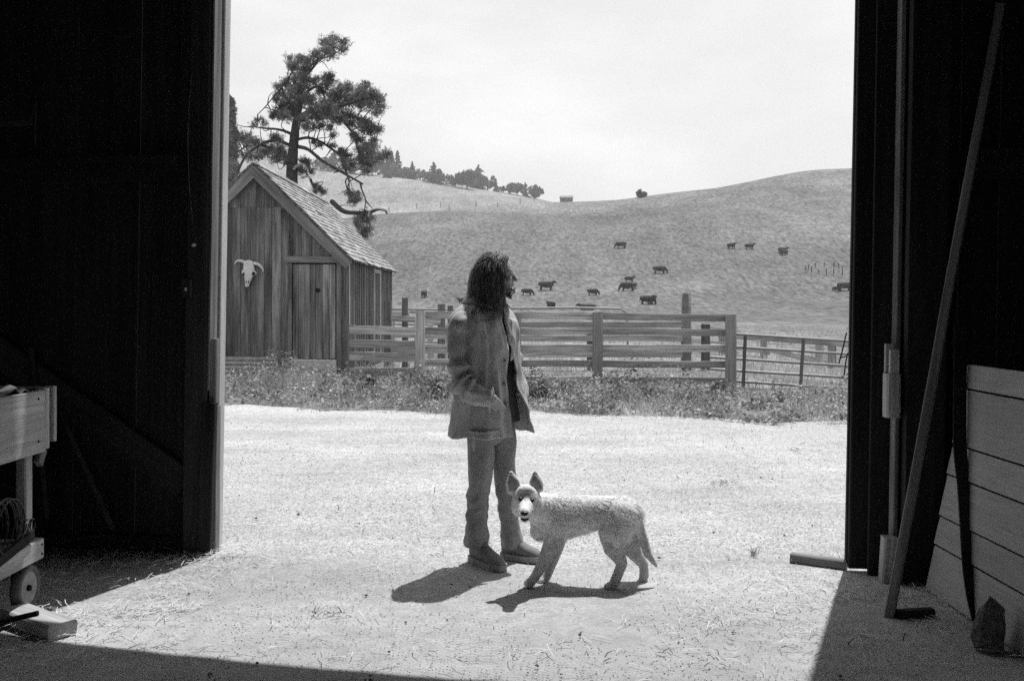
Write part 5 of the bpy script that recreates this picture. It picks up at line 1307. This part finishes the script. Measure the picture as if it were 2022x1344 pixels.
V = np.stack([root - sd, root + sd, tip], 1)[keep].reshape(-1, 3)
cme = mesh_np("coat", V, np.arange(len(V)).reshape(-1, 3)); bt_ = shade_mottle(root[keep].astype(float)); at = cme.attributes.new("shade_mottle", 'FLOAT', 'POINT'); at.data.foreach_set("value", np.repeat(bt_, 3).astype(np.float32))
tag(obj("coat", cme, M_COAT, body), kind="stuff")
# ------------------------------------------------------------------ things inside the barn, left
XI = Vector((1, 0, 0))
cart = thing("wheeled_work_cart", (-2.6, 4.4, 0), "wooden work cart with deep side boards and small wheel at left", "cart")
M_CART = wood("cart_boards", .38, .10, .35, .85, .3, .25, 22.)
plank("side_board", (-2.36, 3.3, .935), (-2.36, 5.0, .935), .31, .03, XI, M_CART, cart, .001, 4)
plank("side_board", (-3.1, 3.3, .935), (-3.1, 5.0, .935), .31, .03, XI, M_CART, cart, .001, 4)
plank("corner_post", (-2.375, 5.035, .79), (-2.375, 5.035, 1.095), .06, .05, XI, M_GREYW, cart, .001)
plank("corner_batten", (-2.36, 5.095, .82), (-2.36, 5.095, 1.10), .03, .05, XI, M_CART, cart, .001)
plank("end_board", (-3.1, 5.12, .95), (-2.40, 5.12, .95), .29, .025, FRONT, M_GREYW, cart)
plank("table_top", (-2.74, 3.3, 1.045), (-2.74, 5.05, 1.045), .70, .03, (0, 0, 1), M_CART, cart)
for yq in (4.90, 3.5):
    for xq in (-2.40, -3.06): plank("leg", (xq, yq, .33), (xq, yq, .79), .075, .05, XI, M_CART, cart)
for xq in (-2.35, -3.05): plank("lower_rail", (xq, 3.3, .31), (xq, 4.95, .31), .10, .045, XI, M_CART, cart, .001, 4)
plank("lower_shelf", (-2.70, 3.3, .345), (-2.70, 4.92, .345), .62, .025, (0, 0, 1), M_GREYW, cart)
plank("bracket", (-2.37, 4.98, .72), (-2.37, 5.03, .79), .05, .03, XI, M_GREYW, cart)
for (yq, zq) in ((4.93, .33), (4.93, .285), (4.93, 1.05), (4.93, .84)):
    MB().add(*ell_geo((-2.327 if zq < .5 else -2.344, yq, zq), (.004, .007, .007), None, 8, 6)).build("bolt", M_DARK, cart, True)
M_TYRE = plain("grey_rubber", .14, .9, .25, 20.); M_RIM = plain("painted_rim", .34, .6, .3, 25.)
def wheel(c):
    c = Vector(c); prof_ = [(.045, .012), (.060, .020), (.078, .010), (.082, .022), (.092, .028), (.108, .024), (.114, .010), (.114, -.010), (.108, -.024), (.08, -.02), (.045, -.012)]
    def lathe(pr, name, mat, par):
        Vv, Ff = [], []; m_ = 36
        for j in range(m_):
            a = 6.283185 * j / m_
            for r_, x_ in pr: Vv.append(c + Vector((x_, r_ * math.cos(a), r_ * math.sin(a))))
        k = len(pr)
        for j in range(m_):
            for i in range(k - 1): a_ = j * k + i; b_ = ((j + 1) % m_) * k + i; Ff.append((a_, a_ + 1, b_ + 1, b_))
        return MB().add(Vv, Ff).build(name, mat, par, True)
    w_ = lathe(prof_[3:9] + [(.08, -.024), (.08, .0), (.082, .022)], "wheel", M_TYRE, cart)
    lathe([(.001, .012), (.022, .014), (.030, .004), (.050, .006), (.066, .018), (.083, .020), (.083, -.015), (.001, -.015)], "rim", M_RIM, w_)
    lathe([(.001, .030), (.010, .030), (.016, .022), (.016, .0)], "hub", M_DARK, w_)
for c in ((-2.41, 4.93, .116), (-3.0, 4.93, .116), (-2.41, 3.5, .116), (-3.0, 3.5, .116)):
    wheel(c); plank("axle_bracket", (c[0] - .05, c[1], .10), (c[0] - .05, c[1], .27), .06, .02, XI, M_DARK, cart)
# cloth heaped on the cart
M_SACK = cloth("sack_cloth", .14, .3, 150., .6)
nu, nv_ = 46, 34; V, Fq = [], []
for i in range(nv_):
    for j in range(nu):
        u, v = j / (nu - 1), i / (nv_ - 1); x_ = -2.352 - .42 * v; y_ = 4.15 + .78 * u + .03 * math.sin(v * 5)
        edge = min(u, 1 - u, 1.0) * 6; edge = min(1, edge); ev = min(1, min(v + .15, 1 - v) * 5)
        z_ = 1.066 + edge * ev * (.022 + .030 * (1 + nz((x_, y_, 0), 7.)) + .020 * math.sin(y_ * 34 + 5 * nz((x_, y_, 4), 5.)) + .012 * nz((x_, y_, 9), 22.)) * (1.9 - 1.4 * u)
        V.append((x_, y_, max(z_, 1.064)))
for i in range(nv_ - 1):
    for j in range(nu - 1): k = i * nu + j; Fq.append((k, k + 1, k + nu + 1, k + nu))
o = MB().add(V, Fq).build("sack", M_SACK, None, True); s_ = o.modifiers.new("thick", 'SOLIDIFY'); s_.thickness = .006; s_.offset = 1
tag(o, "crumpled cloth sack heaped on top of the work cart", "sack")
# coil of wire on the lower shelf
M_WIRE = plain("rusty_wire", .06, .5, .4, 40., .5, metallic=.5)
coil = thing("wire_coil", (-2.50, 4.62, .36), "dark coil of fencing wire on the lower shelf of the cart", "wire coil")
mb = MB(); rr = np.random.default_rng(4)
for k in range(16):
    cx_ = -2.56 + .016 * k + rr.normal() * .004; rd = .125 + rr.normal() * .006; yo = 4.60 + rr.normal() * .006; tl = rr.normal() * .12
    pts = [(cx_ + tl * rd * math.sin(a), yo + rd * math.cos(a), .488 + rd * math.sin(a)) for a in np.linspace(0, 6.283, 26)]
    mb.add(*tube_geo(pts, .0035, 6, cap=False))
mb.build("windings", M_WIRE, coil, True)
mb = MB()
for k in range(4):
    pts = [(-2.335 + .012 * k, 4.74 + .022 * math.cos(a) + .012 * k, .46 + .03 * math.sin(a + k)) for a in np.linspace(0, 5.5, 14)]
    mb.add(*tube_geo(pts, .003, 6))
mb.build("loose_end", M_WIRE, coil, True)
o = plank("loose_slat", (-2.325, 4.38, .335), (-2.325, 4.83, .405), .05, .02, XI, M_BARN); tag(o, "dark slat lying aslant across the lower rail of the cart", "slat")
# block and stick on the floor by the cart
o = plank("floor_block", (-2.40, 4.79, .036), (-2.045, 4.535, .036), .14, .068, (0, 0, 1), M_RAW, None, .003, 4); tag(o, "thick sunlit plank offcut lying by the cart wheel", "plank")
o = plank("floor_stick", (-2.46, 4.50, .05), (-2.17, 4.56, .105), .03, .02, (0, 0, 1), M_BARN, None); tag(o, "dark thin stick lying across the sunlit plank offcut", "stick")
# tools leaning on the front wall
for a_, b_, lb in (((112, 800, 6.2), (221, 1040, 6.05), "long dark tool handle leaning on barn wall behind cart"), ((62, 690, 6.2), (92, 1020, 6.05), "dim upright pole in the dark corner behind cart")):
    o = MB().add(*tube_geo([P(*a_), P(*b_)], [.016, .018], 10)).build("tool_handle", M_POST, None, True); tag(o, lb, "tool handle")
# hanging light cord, switch box, hook bar
cord = thing("pull_cord", W(-.28, .12, 2.0), "thin hanging pull cords ending in a small pale knob", "cord")
yc = W(-.25, .12, 1.5).y
for pts in ([(393, -10), (388, 80), (376, 180), (371, 280), (375, 380), (382, 450), (382, 478)], [(406, -10), (400, 80), (394, 180), (396, 280), (391, 380), (386, 440), (384, 478)]):
    MB().add(*tube_geo(spline([P(a_, b_, yc) for a_, b_ in pts], 30), .0022, 6)).build("cord_strand", M_GREYW, cord, True)
MB().add(*ell_geo(P(383, 483, yc), (.016, .014, .013))).build("knob", M_BONE, cord, True)
sw = thing("switch_box", W(-.2, .12, 1.6), "small electrical switch box on the post left of the doorway", "switch box")
c = P(370, 570, yc - .02); plank("box", c + Vector((0, 0, -.055)), c + Vector((0, 0, .055)), .058, .035, NI, M_POST, sw, 0)
plank("toggle", c + NI * .02 + Vector((0, 0, -.012)), c + NI * .025 + Vector((0, 0, .006)), .010, .012, NI, M_BONE, sw, 0)
hk = thing("hook_bar", P(20, 246, 5.9), "dim bar with hanging strap high on the left barn wall", "hook bar")
plank("bar", P(-60, 246, 5.9), P(62, 243, 5.9), .03, .03, FRONT, M_POST, hk)
MB().add(*tube_geo(spline([P(60, 243, 5.88), P(68, 210, 5.88), P(71, 206, 5.88), P(69, 250, 5.88), P(70, 285, 5.88)], 20), .006, 6)).build("strap", M_POST, hk, True)
# pale scrap on the floor by the post
nu = 16; V, Fq = [], []; q0 = G(345, 1086)
for i in range(nu):
    for j in range(nu):
        u, v = j / (nu - 1) - .5, i / (nu - 1) - .5
        V.append((q0.x + u * .13 + .02 * nz((u, v, 1), 5.), q0.y + v * .08, .006 + max(0, .045 * (1 - (u * u + v * v) * 3.5) * (1 + nz((u, v, 0), 6.)))))
for i in range(nu - 1):
    for j in range(nu - 1): k = i * nu + j; Fq.append((k, k + 1, k + nu + 1, k + nu))
o = MB().add(V, Fq).build("paper_scrap", M_PALE, None, True); tag(o, "crumpled pale scrap on the floor beside the left post", "scrap")

# ------------------------------------------------------------------ things inside the barn, right
o = plank("leaning_stick", (1.83, 4.83, 0), (2.665, 5.43, 3.15), .046, .036, (-.55, -.83, 0), M_GREYW, None, .003, 8); tag(o, "long narrow timber leaning against the right barn wall", "timber")
o = plank("short_board", G(1770, 1212, .02), G(1842, 1208, .02), .05, .04, (0, 0, 1), M_BARN); tag(o, "short dark board on the floor behind the leaning timber", "board")
M_CLAP = wood("painted_clapboard", .36, .06, .10, .7, .12, .12, 60.)
cp = thing("clapboard_panel", (2.25, 4.6, 0), "pale painted clapboard panel leaning at the right edge", "panel")
fr = [0.0, .20, .326, .51, .645, .89, 1.0]; Hp, Tp = 1.2, .22
for a_, b_ in zip(fr[:-1], fr[1:]):
    za, zb = a_ * Hp, b_ * Hp + .008; xa, xb = 2.21 + Tp * a_, 2.21 + Tp * b_ + .006
    mid0 = Vector(((xa + xb) / 2 - .006, 5.29, (za + zb) / 2)); mid1 = Vector(((xa + xb) / 2 - .006, 3.85, (za + zb) / 2))
    nr = Vector((-(zb - za), 0, (xb - xa) + .004)).normalized()
    plank("board", mid0, mid1, math.hypot(zb - za, xb - xa) - .018, .016, nr, M_CLAP, cp, .0008, 4, skew=0)
plank("backing", (2.345, 5.285, .6), (2.345, 3.86, .6), 1.19, .008, (-1.2, 0, .22), M_DARK, cp, 0, 1, skew=0)
plank("rail", (2.29, 5.1, .05), (2.49, 5.1, 1.12), .06, .03, (-1, 0, .2), M_BARN, cp); plank("rail", (2.29, 4.1, .05), (2.49, 4.1, 1.12), .06, .03, (-1, 0, .2), M_BARN, cp)
# dark bent strap standing before the panel
st = [(1900, 640, 5.36), (1900, 720, 5.30), (1899, 800, 5.22), (1900, 886, 5.13), (1908, 960, 5.05), (1913, 1033, 4.97), (1918, 1110, 4.88), (1926, 1170, 4.81), (1938, 1222, 4.75)]
q = spline([P(*s_) + Vector((-.02, -.02, 0)) for s_ in st], 40); V, Fq = [], []
for p in q:
    p = Vector(p)
    for dx, dy in ((-.033, -.006), (.033, -.006), (.033, .006), (-.033, .006)): V.append(p + Vector((dx, dy, 0)))
for i in range(39):
    for j in range(4): Fq.append((i * 4 + j, i * 4 + (j + 1) % 4, i * 4 + 4 + (j + 1) % 4, i * 4 + 4 + j))
Fq += [(3, 2, 1, 0), (156, 157, 158, 159)]
o = MB().add(V, Fq).build("bent_strap", M_BARN, None); tag(o, "dark curved strap standing in front of the clapboard panel", "strap")
# broken log chunk
pl = [G(1952, 1284), P(1952, 1262, 4.40), P(1955, 1240, 4.40), P(1960, 1218, 4.40), P(1966, 1198, 4.41), P(1970, 1176, 4.42)]
V, Fq = tube_geo(pl, [.062, .066, .060, .050, .040, .028], 30, (1, 0, 0), [.05, .052, .045, .038, .03, .02], cap=False)
V = [Vector(v) + Vector((nz((v[0], v[1], v[2] * .25), 38.) * .020, nz((v[0], v[1], v[2] * .25), 38., 5.) * .020, (nz((v[0], v[1], 0), 30., 3.) * .012 + .9 * (pl[3].x - v[0])) * max(0, min(1, (v[2] - .08) / .12)))) + Vector((1, 1, 0)) * .006 * nz(v, 90.) for v in V]
V = [Vector((v.x, v.y, max(0.0, v.z))) for v in V]
M_LOG = wood("old_log", .13, .1, .7, .95, .8, .5, 40.)
o = MB().add(V, Fq).build("log_chunk", M_LOG, None); tag(o, "broken chunk of old log at the foot of the clapboard panel", "log")
o = plank("yard_plank", G(1562, 1100, .025), G(1672, 1114, .025), .055, .06, FRONT, M_GREYW, None, .002); tag(o, "short weathered plank lying outside the right door edge", "plank")

# ------------------------------------------------------------------ straw, pebbles, dry clods
rr = np.random.default_rng(61)
def straws(n_, x, y, lmin, lmax, w, seed, zmax=.012):
    r_ = np.random.default_rng(seed); n_ = len(x); a = r_.uniform(0, np.pi, n_); L = r_.uniform(lmin, lmax, n_); cv = r_.normal(0, .35, n_)
    z0 = .012 + r_.uniform(0, zmax, n_); dz = r_.normal(0, .012, n_) + .004
    V = []
    for t_ in (-.5, 0, .5):
        aa = a + cv * t_; V.append(np.stack([x + np.cos(aa) * L * t_, y + np.sin(aa) * L * t_, z0 + dz * (t_ + .5) + .004 * (t_ == 0)], -1))
    sd = np.stack([-np.sin(a), np.cos(a), np.zeros(n_)], -1) * w * r_.uniform(.6, 1.3, (n_, 1)); up = np.array([0, 0, w * .8])
    VV = np.stack([V[0] - sd, V[0] + sd, V[0] + up, V[1] - sd, V[1] + sd, V[1] + up, V[2] - sd, V[2] + sd, V[2] + up], 1).reshape(-1, 3)
    b = np.arange(n_)[:, None] * 9; q = [(0, 3, 5, 2), (2, 5, 4, 1), (3, 6, 8, 5), (5, 8, 7, 4)]
    return VV, np.concatenate([b + np.array(k) for k in q])
M_STRAW = plain("straw", .62, .7, .3, 6., .3)
n0 = 8500; x = rr.uniform(-3.4, 3.0, n0); y = 3.9 + 2.4 * rr.uniform(0, 1, n0) ** .9
wgt = np.where(x < -1.7, 1.0, np.where(x > 1.3, 1.0, .05)) * np.clip((6.5 - y) / 1.2, .1, 1); dens = np.clip(.5 + 1.6 * fbm(x, y, 2.2, 3.), .05, 1.4)
keep = rr.uniform(0, 1, n0) < wgt * dens; x, y = x[keep], y[keep]
V, Fq = straws(0, x, y, .02, .11, .0015, 62)
tag(obj("straw_litter", mesh_np("straw_litter", V, Fq), M_STRAW), "loose straw scattered over the barn floor", "straw", kind="stuff")
X, Y = [], []
for (px_, py_, sx, sy, k) in ((430, 1100, .12, .06, 90), (345, 1203, .08, .04, 50), (200, 1225, .22, .10, 130), (250, 1205, .15, .06, 70), (300, 1115, .35, .12, 160), (1500, 1250, .30, .22, 110), (1420, 1225, .25, .15, 60), (1750, 1180, .2, .08, 80), (1800, 1250, .25, .12, 60), (900, 1300, .6, .15, 50), (650, 1240, .4, .15, 40), (200, 1290, .4, .1, 70)):
    q = G(px_, py_); X.append(q.x + rr.normal(0, sx, k)); Y.append(q.y + rr.normal(0, sy, k))
X, Y = np.concatenate(X), np.concatenate(Y)
V, Fq = straws(0, X, Y, .03, .13, .0015, 63, .02)
tag(obj("straw_clumps", mesh_np("straw_clumps", V, Fq), M_STRAW), "small heaps of longer straw by the door posts", "straw", kind="stuff")
X, Y = [], []
for (px_, py_, sx, sy, k) in ((1430, 956, .07, .05, 26), (1580, 890, .10, .06, 18), (650, 1216, .05, .02, 16), (1350, 930, .3, .3, 14), (780, 1010, .8, .9, 60), (1300, 860, 1.2, .8, 60), (600, 900, .9, .8, 40), (1200, 1290, .6, .1, 20)):
    q = G(px_, py_); X.append(q.x + rr.normal(0, sx, k)); Y.append(q.y + rr.normal(0, sy, k))
X, Y = np.concatenate(X), np.concatenate(Y)
V, Fq = straws(0, X, Y, .015, .07, .003, 66, .008)
tag(obj("bark_bits", mesh_np("bark_bits", V, Fq), M_OLDP), "dark twig and bark bits strewn on the gravel", "debris", kind="stuff")
def pebbles(n_, x, y, s, seed):
    r_ = np.random.default_rng(seed); n_ = len(x)
    base = np.array([[1, 0, 0], [0, 1, 0], [-1, 0, 0], [0, -1, 0], [0, 0, .7], [0, 0, -.7]])
    V = base[None] * s[:, None, None] * r_.uniform(.6, 1.3, (n_, 6, 1)) ; a = r_.uniform(0, 6.28, n_); ca, sa = np.cos(a), np.sin(a)
    X = V[..., 0] * ca[:, None] - V[..., 1] * sa[:, None]; Y_ = V[..., 0] * sa[:, None] + V[..., 1] * ca[:, None]
    V = np.stack([X + x[:, None], Y_ + y[:, None], V[..., 2] + .004 + s[:, None] * .3], -1).reshape(-1, 3)
    b = np.arange(n_)[:, None] * 6; F = np.array([[0, 1, 4], [1, 2, 4], [2, 3, 4], [3, 0, 4], [1, 0, 5], [2, 1, 5], [3, 2, 5], [0, 3, 5]])
    return V, np.concatenate([b + f_ for f_ in F])
n0 = 16000; y = 4.0 + 9.5 * rr.uniform(0, 1, n0) ** 1.3; x = rr.uniform(-.36, .36, n0) * y; s_ = rr.uniform(.002, .0062, n0) * (.6 + .05 * y)
V, Fq = pebbles(n0, x, y, s_, 64)
M_PEB = plain("pebbles", .48, .9, .3, 37.)
tag(obj("pebbles", mesh_np("pebbles", V, Fq), M_PEB), "small loose stones strewn over the gravel yard", "stones", kind="stuff")
n0 = 90; y = 4.0 + 8.5 * rr.uniform(0, 1, n0) ** 1.4; x = rr.uniform(-.34, .34, n0) * y; s_ = rr.uniform(.004, .013, n0)
V, Fq = pebbles(n0, x, y, s_, 65)
tag(obj("dark_clods", mesh_np("dark_clods", V, Fq), M_OLDP), "dark bits of bark and clods on the gravel", "clods", kind="stuff")
# ------------------------------------------------------------------ thin haze over the valley
m = bpy.data.materials.new("haze_air"); m.use_nodes = True; n, l = m.node_tree.nodes, m.node_tree.links
n.remove(n["Principled BSDF"]); pv = n.new("ShaderNodeVolumePrincipled")
pv.inputs['Color'].default_value = (1, 1, 1, 1); pv.inputs['Density'].default_value = .00045; pv.inputs['Anisotropy'].default_value = .2
l.new(pv.outputs[0], n["Material Output"].inputs['Volume'])
x0, x1, y0, y1, z0, z1 = -680, 680, -40, 690, -26, 104
o = MB().add([(x0, y0, z0), (x1, y0, z0), (x1, y1, z0), (x0, y1, z0), (x0, y0, z1), (x1, y0, z1), (x1, y1, z1), (x0, y1, z1)],
    [(3, 2, 1, 0), (4, 5, 6, 7), (0, 1, 5, 4), (1, 2, 6, 5), (2, 3, 7, 6), (3, 0, 4, 7)]).build("haze", m)
tag(o, "thin pale haze filling the valley air", "haze", kind="stuff")
